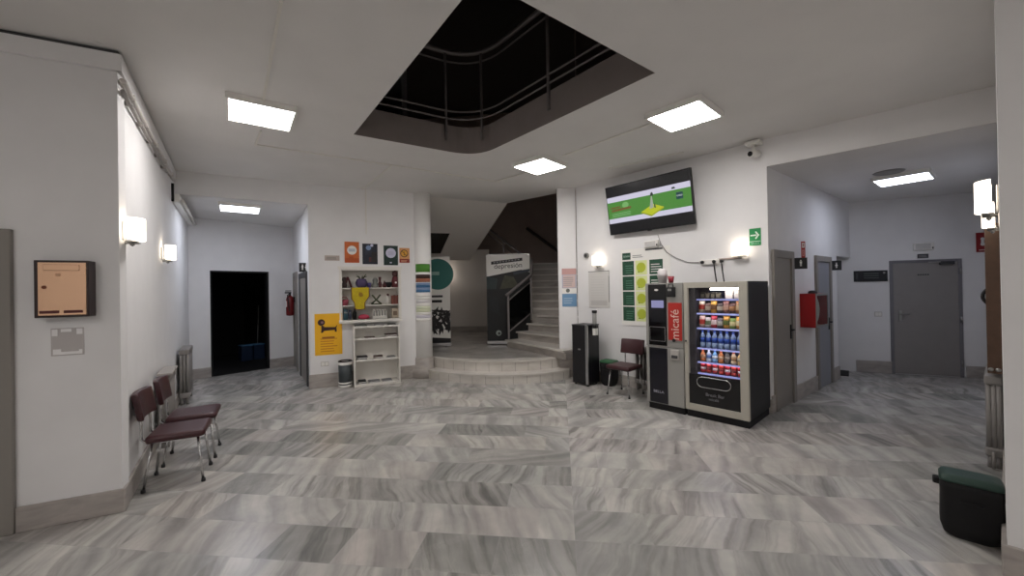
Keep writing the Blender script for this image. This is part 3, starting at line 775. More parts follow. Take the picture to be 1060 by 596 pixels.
mb = MB(); mb.lathe([(.05, 0), (.065, .05), (.07, .11), (.062, .11), (.05, .01)], mat('pink_wicker', '#94434f', .7), 16); mb.tube([(-.06, 0, .1), (-.03, 0, .155), (.03, 0, .155), (.06, 0, .1)], .008, mat('pink_wicker', '#94434f'), 6)
simple('basket', 'small pink red basket at left of the middle niche shelf', 'basket', mb, NL(98, 1), WP.rz)
# yellow cloth hanging over the front of the shelves
t = thing('hanging_cloth', 'yellow cloth with dark edging hanging over the niche shelves', 'cloth', WP.pt(WP.hit(373, 300)[0], .0, z0 + zsh[0]), WP.rz)
def clothpts(k): return [(-.15 * k, .005), (.15 * k, .005), (.15 * k, -.16), (.075 * k, -.27), (.07 * k, -.385), (-.02, -.40), (-.095 * k, -.385), (-.105 * k, -.27), (-.15 * k, -.2)]
mb = MB(); mb.prism(clothpts(1), -.014, -.006, mat('yellow_cloth', '#c9b21c', .8, noise=.2, nscale=30), 'y'); mb.build('fabric', t)
mb = MB(); mb.tube([(x, -.010, z) for x, z in clothpts(1.0)][1:] + [(-.15, -.010, .005)], .008, mat('cloth_edge', '#5c2b20', .7), 6); mb.build('edging', t)
mb = MB(); mb.prism([(-.02, -.08), (.03, -.09), (.05, -.15), (.0, -.17), (-.03, -.13)], -.017, -.013, mat('cloth_print', '#8e6e1c', .8), 'y'); mb.build('print', t)
mb = MB()
for sg in (-1, 1): mb.tube([(-sg * .09, 0, .012), (0, 0, .09), (sg * .075, 0, .185)], .016, olv, 8)
mb.tube([(-.09, .03, .012), (.1, .03, .012)], .012, olv, 6)
simple('sculpture', 'dark metal X shaped sculpture on the middle niche shelf', 'sculpture', mb, NL(378, 1), WP.rz)
mb = MB(); mb.lathe([(.03, 0), (.034, .1), (.012, .13), (.01, .17)], whitep, 12)
mb.prism([(0, .17), (.04, .15), (.04, .2), (0, .2)], -.004, .004, mr, 'y')
simple('bottle', 'white bottle with small dark red flag on middle niche shelf', 'bottle', mb, NL(470, 1), WP.rz)
mb = MB()
for k in range(4): mb.box(-.075 + k * .038, -.041 + k * .038, -.05, .05, 0, .165 + .008 * (k % 2), mat('rust_book_%d' % (k % 2), ['#7b4437', '#6a3a30'][k % 2], .6), .003, 1)
simple('box_file', 'rust brown ribbed box at right of the middle niche shelf', 'box', mb, NL(545, 1), WP.rz)
for k in range(3):
    simple('book', ['teal book at far left of the bottom niche shelf', 'darker teal book, second on the bottom niche shelf', 'navy book third on the bottom niche shelf'][k], 'book',
           MB().box(-.022, .022, -.06, .06, 0, .195 - .01 * k, mat('book_teal_%d' % k, ['#1f4f5a', '#183e4c', '#1b2640'][k], .5), .003, 1).box(-.016, .016, -.0612, -.06, .12, .15 - .01 * k, grey), NL(84 + 30 * k, 2), WP.rz, 'books in the niche')
simple('bottle', 'black bottle beside the teal books', 'bottle', MB().lathe([(.035, 0), (.037, .12), (.015, .16), (.014, .2)], blackm, 14), NL(186, 2))
simple('bag', 'crumpled red pink pouch on the bottom niche shelf', 'pouch', MB().lathe([(.06, 0), (.10, .02), (.09, .06), (.05, .085), (.002, .09)], mat('red_pink', '#b23a52', .6), 14, (0, 0, 0), sx=1, sy=.6), NL(265, 2, .06), WP.rz)
t = thing('letter_rack', 'white rack of upright letters on the bottom niche shelf', 'rack', NL(405, 2), WP.rz)
MB().box(-.13, .13, -.03, .03, 0, .05, whitep, .003).box(-.13, .13, .02, .03, .05, .14, whitep).build('stand', t)
for k in range(5): MB().tube([(-.1 + k * .05, 0, .05), (-.1 + k * .05, 0, .15)], .009, gry, 6).lathe([(.002, .14), (.016, .155), (.002, .17)], paperw, 8, (-.1 + k * .05, 0, 0)).build('peg', t)
mb = MB(); mb.box(-.075, .075, -.05, .05, 0, .18, mat('cream_box', '#b9ab97', .6), .004); mb.box(-.05, .02, -.053, -.05, .05, .13, mat('brown_label', '#6f5d4d', .6))
simple('carton', 'cream carton at right end of the bottom niche shelf', 'box', mb, NL(545, 2), WP.rz)

# bookcase
OFB = .31
b0 = WP.hit(366.5, 380, OFB)[0]; b1 = WP.hit(414.5, 380, OFB)[0]
zt = WP.hit(384, 337.5, OFB)[1]
BK = thing('bookcase', 'low white open bookcase standing below the wall niche', 'bookcase', WP.pt(b0, OFB, 0), WP.rz); w = b1 - b0
D2 = .28
MB().box(0, .022, 0, D2, 0, zt, whitep, .002, 1).build('side_panel', BK); MB().box(w - .022, w, 0, D2, 0, zt, whitep, .002, 1).build('side_panel', BK)
MB().box(.022, w - .022, D2 - .012, D2, .05, zt - .02, whitep).build('back_panel', BK); MB().box(.022, w - .022, .0, D2 - .012, zt - .025, zt - .002, whitep).build('top_panel', BK)
shz = [WP.hit(392, y, OFB)[1] for y in (349.5, 371.5, 396)]
for z in shz: MB().box(.022, w - .022, .002, D2 - .012, z - .022, z, whitep, .002, 1).build('shelf', BK)
MB().box(.022, w - .022, .01, .03, .0, shz[2] - .022, whitep).build('plinth', BK)
def leaflets(lab, px, level, m, th=.02, wd=.15, dp=.1):
    z = (zt - .002, shz[0], shz[1], shz[2])[level]
    s_ = WP.hit(px, 380, OFB - dp)[0]
    mb = MB(); r = random.Random(int(px * 7))
    for k in range(4): mb.box(-wd / 2, wd / 2, -.09, .09, k * th / 4, (k + .9) * th / 4, m if k % 2 else paperw, 0, 1, Matrix.Rotation(r.uniform(-.12, .12), 4, 'Z'))
    mb.box(-wd / 2, wd / 2, -.09, .09, th, th + .003, m, 0, 1, Matrix.Rotation(r.uniform(-.1, .1), 4, 'Z'))
    simple('leaflet_pile', lab, 'leaflets', mb, WP.pt(s_, OFB - dp, z), WP.rz, 'leaflet piles on the bookcase')
dg = mat('leaflet_dark_green', '#26352f', .6); db = mat('leaflet_black', '#1b1c1e', .6); lb = mat('leaflet_brown', '#4d3a35', .6); lg = mat('leaflet_grey', '#77777a', .6)
leaflets('dark green leaflets on top of the bookcase, at its left', 374, 0, dg, .02, .2); leaflets('grey leaflets on top of the bookcase, at its middle', 393, 0, lg, .018, .17); leaflets('dark leaflets on top of the bookcase, at its right', 406, 0, db, .018, .14)
leaflets('flat grey brown leaflets on the upper shelf of the bookcase', 383, 1, lb, .014, .17); leaflets('brown leaflet pile at right of the bookcase upper shelf', 405, 1, lb, .05, .2)
leaflets('thick black leaflet pile at left of the bookcase middle shelf', 375, 2, db, .06, .17); leaflets('dark leaflet pile in the centre of the bookcase middle shelf', 391.5, 2, lb, .045, .16); leaflets('thin grey leaflets at right of the bookcase middle shelf', 405, 2, lg, .02, .13)
leaflets('black leaflet pile at left of the bookcase bottom shelf', 374.5, 3, db, .05, .13); leaflets('grey leaflets in the centre of the bookcase bottom shelf', 387, 3, lg, .03, .19); leaflets('grey leaflets at right of the bookcase bottom shelf', 400, 3, lg, .025, .17)

# round bin
c = WP.pt(WP.hit(357.5, 390, .15)[0], .14); d = Vector((0, 0))
t = thing('waste_bin', 'round dark grey bin with white rings beside the bookcase', 'bin', (c.x + d.x, c.y + d.y, 0))
hb = .46; t.scale = (.88, .88, 1)
MB().lathe([(.12, .045), (.128, hb - .06)], mat('bin_slate', '#3b4245', .5), 28).build('body', t)
MB().lathe([(.11, 0), (.125, .005), (.125, .04), (.118, .045)], white, 28).build('base_ring', t)
MB().lathe([(.128, .065), (.131, .067), (.131, .09), (.128, .092)], white, 28).build('lower_ring', t)
MB().lathe([(.128, hb - .07), (.133, hb - .068), (.133, hb - .02), (.128, hb - .018)], white, 28).build('upper_ring', t)
MB().lathe([(.131, hb - .02), (.134, hb - .01), (.12, hb + .005), (.105, hb - .01), (.1, hb - .1), (.002, hb - .1)], black, 28).build('rim', t)

# ------------------------------------------------------------------ alcove things
s_, z_ = WR.hit(303.5, 317, .1); s_ = .42
t = thing('fire_extinguisher', 'dark red fire extinguisher hanging in the alcove right of the dark doorway', 'fire extinguisher', WR.pt(s_, .11, 1.16), WR.rz)
MB().lathe([(.02, 0), (.075, .012), (.08, .05), (.08, .36), (.06, .42), (.025, .45)], redd, 20).build('cylinder', t)
MB().lathe([(.02, .44), (.025, .47), (.02, .5)], black, 12).box(-.015, .015, -.1, .03, .5, .53, black, .004).box(-.012, .012, -.09, .03, .545, .565, black, .004).build('valve', t)
MB().tube([(0, -.02, .48), (.07, -.05, .46), (.1, -.04, .3), (.09, -.02, .1)], .012, black, 8).build('hose', t)
MB().box(-.05, .05, -.082, -.065, .2, .33, paperw).build('label', t)
MB().box(-.02, .02, .06, .108, .3, .42, black).build('bracket', t)
def picto(mb, x, z, y, k, m, skirt=False):
    mb.disc(x, z + .78 * k, y, .13 * k, m, 14)
    if skirt: mb.prism([(x - .1 * k, z + .62 * k), (x + .1 * k, z + .62 * k), (x + .26 * k, z + .2 * k), (x - .26 * k, z + .2 * k)], y - .002, y, m, 'y')
    else: mb.prism([(x - .2 * k, z + .62 * k), (x + .2 * k, z + .62 * k), (x + .15 * k, z + .25 * k), (x - .15 * k, z + .25 * k)], y - .002, y, m, 'y')
    for sg in (-1, 1): mb.box(x + sg * .08 * k - .05 * k, x + sg * .08 * k + .05 * k, y - .002, y, z - .25 * k, z + .25 * k, m)
def flag_sign(name, lab, W, px, art, m, thick=.012, face=None):
    """sign standing out from wall W at right angles, facing the camera; px is its rectangle"""
    x0, y0, x1, y1 = px
    return None
sgb = mat('black_sign', '#17181a', .5)
# restroom sign facing the room at the alcove corner
dE = Wall(WR.pt(2.72, .30).xy, WR.pt(2.55, .0).xy)
def facing(P, W, name, lab, cat, px, art, m, t=.012, group=None):
    """flat sign whose plane passes through plan point P parallel to wall W"""
    V = Wall(P, (P[0] + W.u.x, P[1] + W.u.y)); 
    return notice(name, lab, cat, V, px, art, m, t, group)
def a_(mb, w, h, y): picto(mb, w * .33, h * .36, y, h * .5, paperw); picto(mb, w * .68, h * .36, y, h * .5, paperw, True)
facing(WR.pt(2.45, .1).xy, WP, 'restroom_sign', 'black flag sign with two white figures at the alcove corner', 'sign', (309.5, 272, 320.5, 281.5), a_, sgb)
# storeroom contents
for k, (px, py, lab) in enumerate(((254, 369, 'dark blue tub, left of the two inside the dark doorway'), (266.5, 367, 'dark blue tub, right of the two inside the dark doorway'))):
    W2 = Wall(WA.pt(0, -1.7).xy, WA.pt(1, -1.7).xy); s_ = W2.hit(px, 350)[0]
    t = thing('cleaning_tub', lab, 'tub', W2.pt(s_ + .0, 0, .006), WA.rz, 'tubs in the storeroom')
    mb = MB(); mb.prism([(-.12, -.12), (.12, -.12), (.12, .12), (-.12, .12)], 0, .36, mat('navy_tub', '#182c48', .5)); mb.build('body', t)
    MB().box(-.13, .13, -.13, .13, .36, .385, mat('blue_rim', '#4f7fa8', .4), .008).build('rim', t)
W2 = Wall(WA.pt(0, -2.1).xy, WA.pt(1, -2.1).xy)
t = thing('mop', 'grey mop handle leaning behind the tubs in dark doorway', 'mop', W2.pt(W2.hit(266, 350)[0], 0, .006), WA.rz)
MB().tube([(0, 0, .06), (.08, .1, 1.35)], .012, grey, 8).build('handle', t); MB().lathe([(.12, 0), (.1, .05), (.03, .1)], mat('mop_yarn', '#7a7a78', .9), 14).build('head', t)

# ------------------------------------------------------------------ chairs
def make_chair(lab, vm, grp):
    t = thing('vinyl_chair', lab, 'chair', (0, 0, 0), 0, grp)
    # faces -y; seat at .43
    mb = MB(); mb.box(-.21, .21, -.22, .19, .40, .465, vm, .028, 3); mb.build('seat', t)
    mb = MB()  # curved padded back
    nb = 7; ro = []
    for i in range(nb + 1):
        x = -.2 + .4 * i / nb; y = .165 - .03 * (1 - (abs(x) / .2) ** 2) * -1
        ro.append((x, y))
    out = [(x, y) for x, y in ro] + [(x, y + .045) for x, y in ro[::-1]]
    mb.prism(out, .60, .83, vm, 'z', False, Matrix.Translation((0, .02, 0)))
    mb.bm.verts.ensure_lookup_table()
    vs = mb.bm.verts[:]
    for v_ in vs: v_.co.y += (v_.co.z - .6) * .17
    es = [e for e in mb.bm.edges]
    r = bmesh.ops.bevel(mb.bm, geom=es, offset=.014, segments=2, profile=.5, affect='EDGES', clamp_overlap=True)
    for f in mb.bm.faces: f.smooth = True
    mb.build('backrest', t)
    for sx in (-1, 1):
        lf = MB().tube([(sx * .15, -.16, .405), (sx * .19, -.20, .02)], .0105, chrome, 8).build('leg', t)
        lr = MB().tube([(sx * .15, .15, .405), (sx * .19, .20, .02)], .0105, chrome, 8).build('leg', t)
        MB().tube([(sx * .13, .05, .395), (sx * .13, .19, .395), (sx * .13, .225, .43), (sx * .13, .225, .55), (sx * .13, .238, .68)], .011, chrome, 8).build('back_support', t)
        for sy in (-1, 1):
            MB().lathe([(.015, 0), (.017, .005), (.015, .03)], black, 10, (sx * .192, sy * .202, 0)).build('foot_cap', lf if sy < 0 else lr)
    MB().tube([(-.15, -.16, .395), (-.15, .15, .395), (.15, .15, .395), (.15, -.16, .395)], .010, chrome, 8, True).build('seat_frame', t)
    return t
def feet(a, b, c, d):
    P = [flr(*q) for q in (a, b, c, d)]; ctr = sum(P, Vector()) / 4
    f = ((P[0] + P[1]) - (P[2] + P[3])).xy; return ctr, math.atan2(f.y, f.x) + PI / 2
ctr, a = feet((208, 499), (211, 482), (144.7, 511.4), (154.7, 492.8))
ch = make_chair('burgundy vinyl chair against the left wall, nearer the camera', vinyl, 'burgundy waiting chairs')
ctr = ctr + Vector((WL.n.x, WL.n.y, 0)) * .035; ch.location = (ctr.x, ctr.y, 0); ch.rotation_euler = (0, 0, a)
ctr, a = feet((222, 473.7), (221, 462), (165, 484.5), (171.6, 470.6))
ctr = ctr + Vector((WL.n.x, WL.n.y, 0)) * .035; copy_tree(ch, (ctr.x, ctr.y, 0), a, 'burgundy vinyl chair against the left wall, further from the camera')
q = WT.pt(1.27, .475); ch3 = copy_tree(ch, (q.x, q.y, 0), WT.rz, 'dark burgundy chair left of the coffee machine')

# ------------------------------------------------------------------ radiators
def radiator(lab, W, s0, nsec, hgt, off=.03, cover=False, z0=.09, dep=.13):
    t = thing('radiator', lab, 'radiator', W.pt(s0, off, 0), W.rz)
    p = .06
    for i in range(nsec):
        mb = MB(); x = p * (i + .5)
        for y in (-.025, -dep / 2 , -dep + .025): mb.tube([(x, y, z0 + .03), (x, y, hgt - .03)], .0185, radm, 8)
        for z in (z0 + .045, hgt - .045): mb.box(x - .0285, x + .0285, -dep, 0, z - .04, z + .04, radm, .016, 2)
        if i in (0, nsec - 1):
            for y in (-.03, -dep + .03): mb.tube([(x, y, 0), (x, y, z0 + .03)], .02, radm, 8, r1=.014)
        mb.build('section', t)
    if cover: MB().box(-.01, p * nsec + .01, -dep - .02, 0, hgt, hgt + .025, mat('shelf_grey', '#a29c97', .5), .004).build('cover_plate', t)
    MB().tube([(p * nsec, -.06, z0 + .05), (p * nsec + .05, -.06, z0 + .05), (p * nsec + .05, -.06, .012)], .011, radm, 8).build('pipe', t)
    return t
sr = WL.hit(157, 420, .1)[0]
radiator('grey column radiator with flat cover behind the two burgundy chairs', WL, 1.45, 9, .785, cover=True, dep=.11)
radiator('grey column radiator on the left wall at the alcove corner', WL, WL.hit(193, 400, .12)[0], 11, .84)
radiator('grey column radiator behind the dark chair by the coffee machine', WT, 1.22, 9, .70, off=.015, dep=.10)
ss = WX.L - 1.95
radiator('grey column radiator at right wall beneath the brown board', WX, ss - .9, 15, .82, off=.012, dep=.11)

# ------------------------------------------------------------------ screen wall
# television
tt = thing('television', 'large wall television tilted down showing a green slide', 'television', WT.pt(1.521, .16, 2.95), WT.rz)
tw_, th_ = 1.447, .80
tl = .165
Mtv = Matrix.Rotation(-.027, 4, 'Z') @ Matrix.Rotation(tl, 4, 'X')
def tv(mb, name, par=tt):
    o = mb.build(name, par); o.data.transform(Mtv); return o
tv(MB().box(-tw_ / 2, tw_ / 2, -.02, .035, -th_ / 2, th_ / 2, black, .006), 'casing')
def scr(name, col, e=.30): return mat('screen_' + name, '#08080a', .25, emit=e, ecol=col)
sb, sw_, sg_ = scr('black', '#0b0b10', .2), scr('white', '#dcd9ee'), scr('green', '#4f8f3a')
mb = MB(); W2_, H2_ = tw_ - .03, th_ - .03
def sp(x0, x1, z0, z1, m, d=0): mb.box(-W2_ / 2 + W2_ * x0, -W2_ / 2 + W2_ * x1, -.0215 - d, -.0195, -H2_ / 2 + H2_ * z0, -H2_ / 2 + H2_ * z1, m)
sp(0, 1, 0, .225, sb); sp(0, 1, .225, .325, sw_); sp(0, 1, .325, .675, sg_); sp(0, 1, .675, .785, sw_); sp(0, 1, .785, 1, sb)
def spoly(pts, m, d): mb.prism([(-W2_ / 2 + W2_ * a, -H2_ / 2 + H2_ * b) for a, b in pts], -.0215 - d, -.0215, m, 'y')
spoly([(.43, .37), (.55, .28), (.70, .40), (.58, .49)], scr('yellow', '#c3cc22'), .0006); spoly([(.43, .37), (.55, .28), (.55, .25), (.43, .345)], scr('olive', '#9aa51a'), .0007); spoly([(.55, .28), (.70, .40), (.70, .375), (.55, .25)], scr('olive2', '#a8b31c'), .0007)
spoly([(.535, .40), (.585, .42), (.575, .66), (.565, .66)], scr('greytower', '#aab3a2'), .001); spoly([(.555, .65), (.59, .65), (.59, .70), (.575, .73), (.56, .70)], scr('dark', '#1c2f20'), .0012); spoly([(.59, .42), (.61, .40), (.605, .47), (.593, .50)], scr('dark2', '#2c4f33'), .001)
spoly([(.845, .49), (.915, .49), (.915, .62), (.845, .62)], scr('teal', '#11434a'), .0008); spoly([(.80, .70), (.84, .70), (.835, .735), (.805, .735)], scr('dark', '#1c2f20'), .0008)
lg_ = scr('palegreen', '#86ba7c'); br_ = scr('brownprint', '#7a5a2c')
spoly([(.04, .535), (.17, .545), (.17, .575), (.04, .565)], br_, .0008); spoly([(.05, .47), (.31, .49), (.31, .535), (.05, .515)], br_, .0008)
for z in (.355, .385, .415): spoly([(.05, z), (.30, z + .01), (.30, z + .022), (.05, z + .012)], lg_, .0008)
mb.disc(W2_ * -.26, H2_ * .08, -.0215, .06, scr('glow', '#7db86c'), 20, .0004, .8)
mb.text('UNED', .032, W2_ * .38, H2_ * .055, -.0235, scr('whitetext', '#dfe9e4'), 0, 'CENTER', .0004)
tv(mb, 'screen')
MB().box(-.25, .25, .0, .158, -.1, .1, greyd, .01).build('wall_bracket', tt)
tv(MB().box(-.03, .03, -.015, .02, -th_ / 2 - .012, -th_ / 2 + .002, greyd, .003), 'sensor')

# television cable, socket strip, cords, conduit
P = [(681, 243, .14), (684, 252, .03), (690, 261, .024), (700, 267, .018), (712, 271.5, .014), (722, 271.5, .014), (728, 270, .02)]
pts = []
for a, b, o_ in P: s_, z_ = WT.hit(a, b, o_); pts.append(WT.pt(s_, o_, z_))
tag(MB().tube(pts, .006, mat('cable_grey', '#8d8886', .5), 6).build('television_cable'), 'thin grey cable hanging from the television to the sockets', 'cable')
s0, s1, z0, z1 = rect(WT, 726, 268.5, 745, 273.5)
t = thing('socket_strip', 'white row of wall sockets above the snack machine', 'socket', WT.pt(s0, 0, z0), WT.rz); w, h = s1 - s0, z1 - z0
MB().box(0, w, -.03, -.001, 0, .075, white, .006).build('plate', t)
for x in (.03, .19, .29): MB().lathe([(.022, 0), (.024, .03), (.012, .04)], black, 12).build('plug', t, (x, -.028, .04), (PI / 2, 0, 0))
for k, (x, lab) in enumerate(((.19, 'left black cord dropping from the sockets behind snack machine'), (.29, 'right black cord dropping from the sockets behind snack machine'))):
    p = WT.pt(s0 + x, .05, z0 + .03); e_ = WT.pt(s0 + x + .035, .02, 1.4)
    tag(MB().tube([WT.pt(s0 + x, .07, z0 + .04), p, WT.pt(s0 + x + .01, .045, z0 - .1), WT.pt(s0 + x + .03, .03, z0 - .3), e_], .0085, black, 6).build('power_cord'), lab, 'cord', 'power cords')
s0, z0 = WT.hit(743, 268.5); s1, z1 = WT.hit(768, 264)
mb = MB(); mb.box(0, s1 - s0, -.018, -.001, 0, .022, mat('raceway_taupe', '#a3948c', .5), .003, 1)
tag(mb.build('cable_raceway', None, WT.pt(s0, 0, z0 - .01), (0, 0, WT.rz)), 'short taupe cable duct running from sockets to the wall lamp', 'cable duct')
# exit sign
def a_(mb, w, h, y):
    pale = mat('glow_white', '#dff0e2', .5)
    mb.box(w * .1, w * .62, y - .002, y, h * .56, h * .64, pale)
    mb.prism([(w * .5, h * .78), (w * .58, h * .84), (w * .88, h * .6), (w * .58, h * .36), (w * .5, h * .42), (w * .7, h * .6)], y - .002, y, pale, 'y')
    patch(mb, w, h, y, .04, .96, .225, .25, pale); mb.text('SALIDA', h * .15, w * .5, h * .12, y - .001, mat('sign_text_pale', '#9fd2b3', .5), 0, 'CENTER', .0006, .9)
notice('exit_sign', 'green exit sign with white arrow beside the hallway opening', 'sign', WT, (775.6, 237, 788, 253.5), a_, green)
# emergency light
s0, s1, z0, z1 = rect(WT, 668, 250, 683, 255.5)
def emergency(lab, W, s0, z0, w, h):
    t = thing('emergency_light', lab, 'emergency light', W.pt(s0, 0, z0), W.rz)
    MB().box(0, w, -.05, -.001, 0, h, white, .01).build('housing', t); MB().box(.02, w - .05, -.055, -.048, .015, h - .015, mat('frosted_lens', '#c9c7c4', .3), .003).build('lens', t)
    MB().box(w - .035, w - .015, -.054, -.048, .02, .05, greyd).build('indicator', t)
emergency('small white emergency light under the television', WT, s0, z0, s1 - s0, .11)
s0, s1, z0, z1 = rect(WB, 944.5, 252, 966, 258.5)
emergency('small white emergency light above the grey hallway door', WB, s0, z0, s1 - s0, z1 - z0)
# security camera at the wall corner
s_, z_ = WT.hit(788, 160, .22)
t = thing('security_camera', 'white security camera under the ceiling at the hallway corner', 'camera', WT.pt(WT.L - .12, 0, H - .02), WT.rz)
MB().box(-.09, .09, -.16, -.001, -.045, .0, white, .012).build('mount_box', t)
MB().tube([(0, -.08, -.045), (0, -.10, -.12)], .022, white, 10).build('arm', t)
MB().tube([(.03, -.02, -.15), (-.02, -.16, -.17)], .045, white, 14).build('housing', t)
MB().tube([(-.019, -.157, -.17), (-.023, -.168, -.172)], .032, blackg, 14).build('lens', t)
# notice board with green squares
s0, s1, z0, z1 = rect(WT, 643, 259, 643.1, 336); s1 = s0 + .86
def a_(mb, w, h, y):
    patch(mb, w, h, y, .03, .21, .865, .955, dkgreen); patch(mb, w, h, y, .05, .19, .90, .925, mat('pale_on_green', '#a9c4b5', .6)); 
    lines(mb, w, h, y, .25, .5, .885, .93, 2, grey, .4); patch(mb, w, h, y, .52, .86, .965, .985, greyd)
    for k in range(4):
        za = .06 + k * .2; 
        patch(mb, w, h, y, .03, .28, za, za + .185, dkgreen); lines(mb, w, h, y - .001, .1, .27, za + .03, za + .15, 4, mat('green_print_line', '#5d8a72', .6), .25)
        patch(mb, w, h, y, .31, .55, za, za + .185, limew); mb.disc(w * .43, h * (za + .095), y - .0005, w * .095, lime, 14, .002); patch(mb, w, h, y - .001, .36, .46, za + .03, za + .1, mat('leaf_print', '#7f9a2c', .6))
        patch(mb, w, h, y, .60, .86, za, za + .185, dkgreen); lines(mb, w, h, y - .001, .63, .84, za + .03, za + .15, 4, paperw, .3)
notice('notice_board', 'white notice board with dark green and lime squares under the television', 'notice board', WT, None, a_, paperw, .01, rectv=(s0, s1, z0, z1))
# acrylic panel with print, small sensor
pl = mat('grey_panel', '#d3d1cd', .25)
def a_(mb, w, h, y):
    mb.box(0, w, y - .004, y, h - .012, h, grey); lines(mb, w, h, y, .12, .88, .25, .9, 9, mat('faint_print', '#c6c4c0', .5), .3)
    mb.box(w - .012, w, y - .006, y, h * .15, h * .85, mat('panel_edge', '#94928f', .4)); patch(mb, w, h, y, .1, .9, .06, .2, mat('faint_print2', '#bdbab7', .5))
notice('wall_panel', 'pale grey printed wall panel beneath the lamp beside the pilaster', 'panel', WT, (609.5, 281, 631.5, 318.5), a_, pl, .012)
s_, z_ = WT.hit(607.5, 264.5)
tag(MB().disc(0, 0, -.001, .05, grey, 20, .03).disc(0, 0, -.03, .03, greyd, 16, .012).build('round_sensor', None, WT.pt(s_, 0, z_), (0, 0, WT.rz)), 'small round grey sensor left of the lamp by the pilaster', 'sensor')
# flyer round the pilaster
PW_ = Wall(PIL.pt(0).xy, PIL.pt(1).xy); PW2 = Wall(PIL.pt(.19).xy, (PIL.pt(.19) + Vector((math.cos(math.radians(-4)), math.sin(math.radians(-4)), 0))).xy)
def a_(mb, w, h, y):
    patch(mb, w, h, y, 0, 1, .84, 1, mat('flyer_red', '#c49a95', .6)); patch(mb, w, h, y, .08, .92, .5, .82, pinkp); lines(mb, w, h, y - .001, .1, .85, .55, .8, 5, mat('flyer_grey', '#a59c9c', .6), .4)
    patch(mb, w, h, y, 0, 1, .34, .48, paperw); mb.disc(w * .4, h * .42, y - .001, w * .14, gry, 14); patch(mb, w, h, y, 0, 1, 0, .33, mat('flyer_blue', '#6d94b8', .6)); lines(mb, w, h, y - .001, .1, .8, .08, .26, 3, mat('flyer_paleblue', '#a5b9cc', .6), .4)
notice('flyer', 'pink and blue flyer stuck on the white pilaster', 'poster', PW2, (581.5, 278, 597, 317), a_, mat('flyer_lilac', '#b9b7c4', .6))
# flyers round the column
ca = math.atan2(-COL.y, -COL.x)
def colflyer(lab, y0, y1, cols, half=.95, grp='flyers on the round column'):
    zt_ = CZ + (Vector((COL.x, COL.y)).length - CR) * ((299.5 + 1.6 - y0) / F) * .975; zb_ = CZ + (Vector((COL.x, COL.y)).length - CR) * ((299.5 + 1.6 - y1) / F) * .975
    mb = MB(); nn = len(cols)
    for i, m in enumerate(cols):
        za, zb = zb_ + (zt_ - zb_) * i / nn, zb_ + (zt_ - zb_) * (i + 1) / nn
        mb.lathe([(CR + .0005, za), (CR + .003, za), (CR + .003, zb), (CR + .0005, zb)], m, 14, (0, 0, 0), ca - half, ca + half)
    return mb, (COL.x, COL.y, 0)
for lab, y0, y1, cols in (('plain green flyer, topmost on the white round column', 272.5, 281, [mat('flyer_green', '#4c8a2c', .6)]),
                          ('flyer with dark face photograph on the round column', 283.5, 291.5, [mat('face_skin', '#a0644c', .6), mat('face_dark', '#3a2420', .6)]),
                          ('blue striped flyer under the photograph on the round column', 292, 302, [bluep, bluegrey, mat('flyer_teal', '#2f5f8a', .6), bluegrey]),
                          ('white flyer with pale green emblem, lowest on the round column', 303.5, 332, [paperw, mat('pale_violet', '#d3d0da', .6), paperw, mat('pale_green', '#d3d9bb', .6), mat('pale_green2', '#d9dec4', .6), paperw, mat('pale_grey_print', '#d5d3d4', .6), paperw, paperw])):
    mb, l = colflyer(lab, y0, y1, cols); tag(mb.build('column_flyer', None, l), lab, 'flyer', 'flyers on the round column')

# tall black cabinet with tube
p0 = flr(609, 400.3); pl_ = flr(593, 397); 
W2 = Wall(p0.xy, (p0 + (pl_ - p0)).xy)
t = thing('tall_cabinet', 'tall black cabinet with aluminium edge strip beside the white pilaster', 'cabinet', (p0.x, p0.y, 0), math.atan2(p0.y - pl_.y, p0.x - pl_.x))
wl, wr, hc = .33, .33, 1.03
MB().box(-wl, 0, 0, wr, .03, hc, mat('cabinet_black', '#141317', .4, noise=.2, nscale=4), .008).build('body', t)
MB().box(-.045, .004, -.006, .02, .03, hc + .004, alu, .003).build('edge_strip', t)
MB().box(-wl - .004, .004, -.004, wr + .004, hc - .012, hc + .006, greyd, .003).build('lid', t)
for x in (-.29, -.04):
    for y in (.04, .28): MB().lathe([(.015, 0), (.02, .004), (.02, .03)], black, 10, (x, y, 0)).build('foot', t)
MB().box(-.2, -.15, -.004, .002, .60, .625, grey, .002, 1).build('latch', t)
mb = MB().lathe([(.036, .90), (.036, 1.24)], grey, 16, (.05, .14, 0)); tb = mb.build('tube', t)
MB().lathe([(.042, 1.235), (.044, 1.25), (.044, 1.275), (.03, 1.28)], black, 16, (.05, .14, 0)).build('tube_cap', tb)
MB().lathe([(.041, .98), (.041, 1.05)], black, 16, (.05, .14, 0)).build('tube_collar', tb)
MB().box(.035, .088, .095, .185, .86, .975, paperw, .004).build('tube_label', tb)
MB().box(.0, .05, .12, .16, .92, .95, black).build('tube_bracket', t)

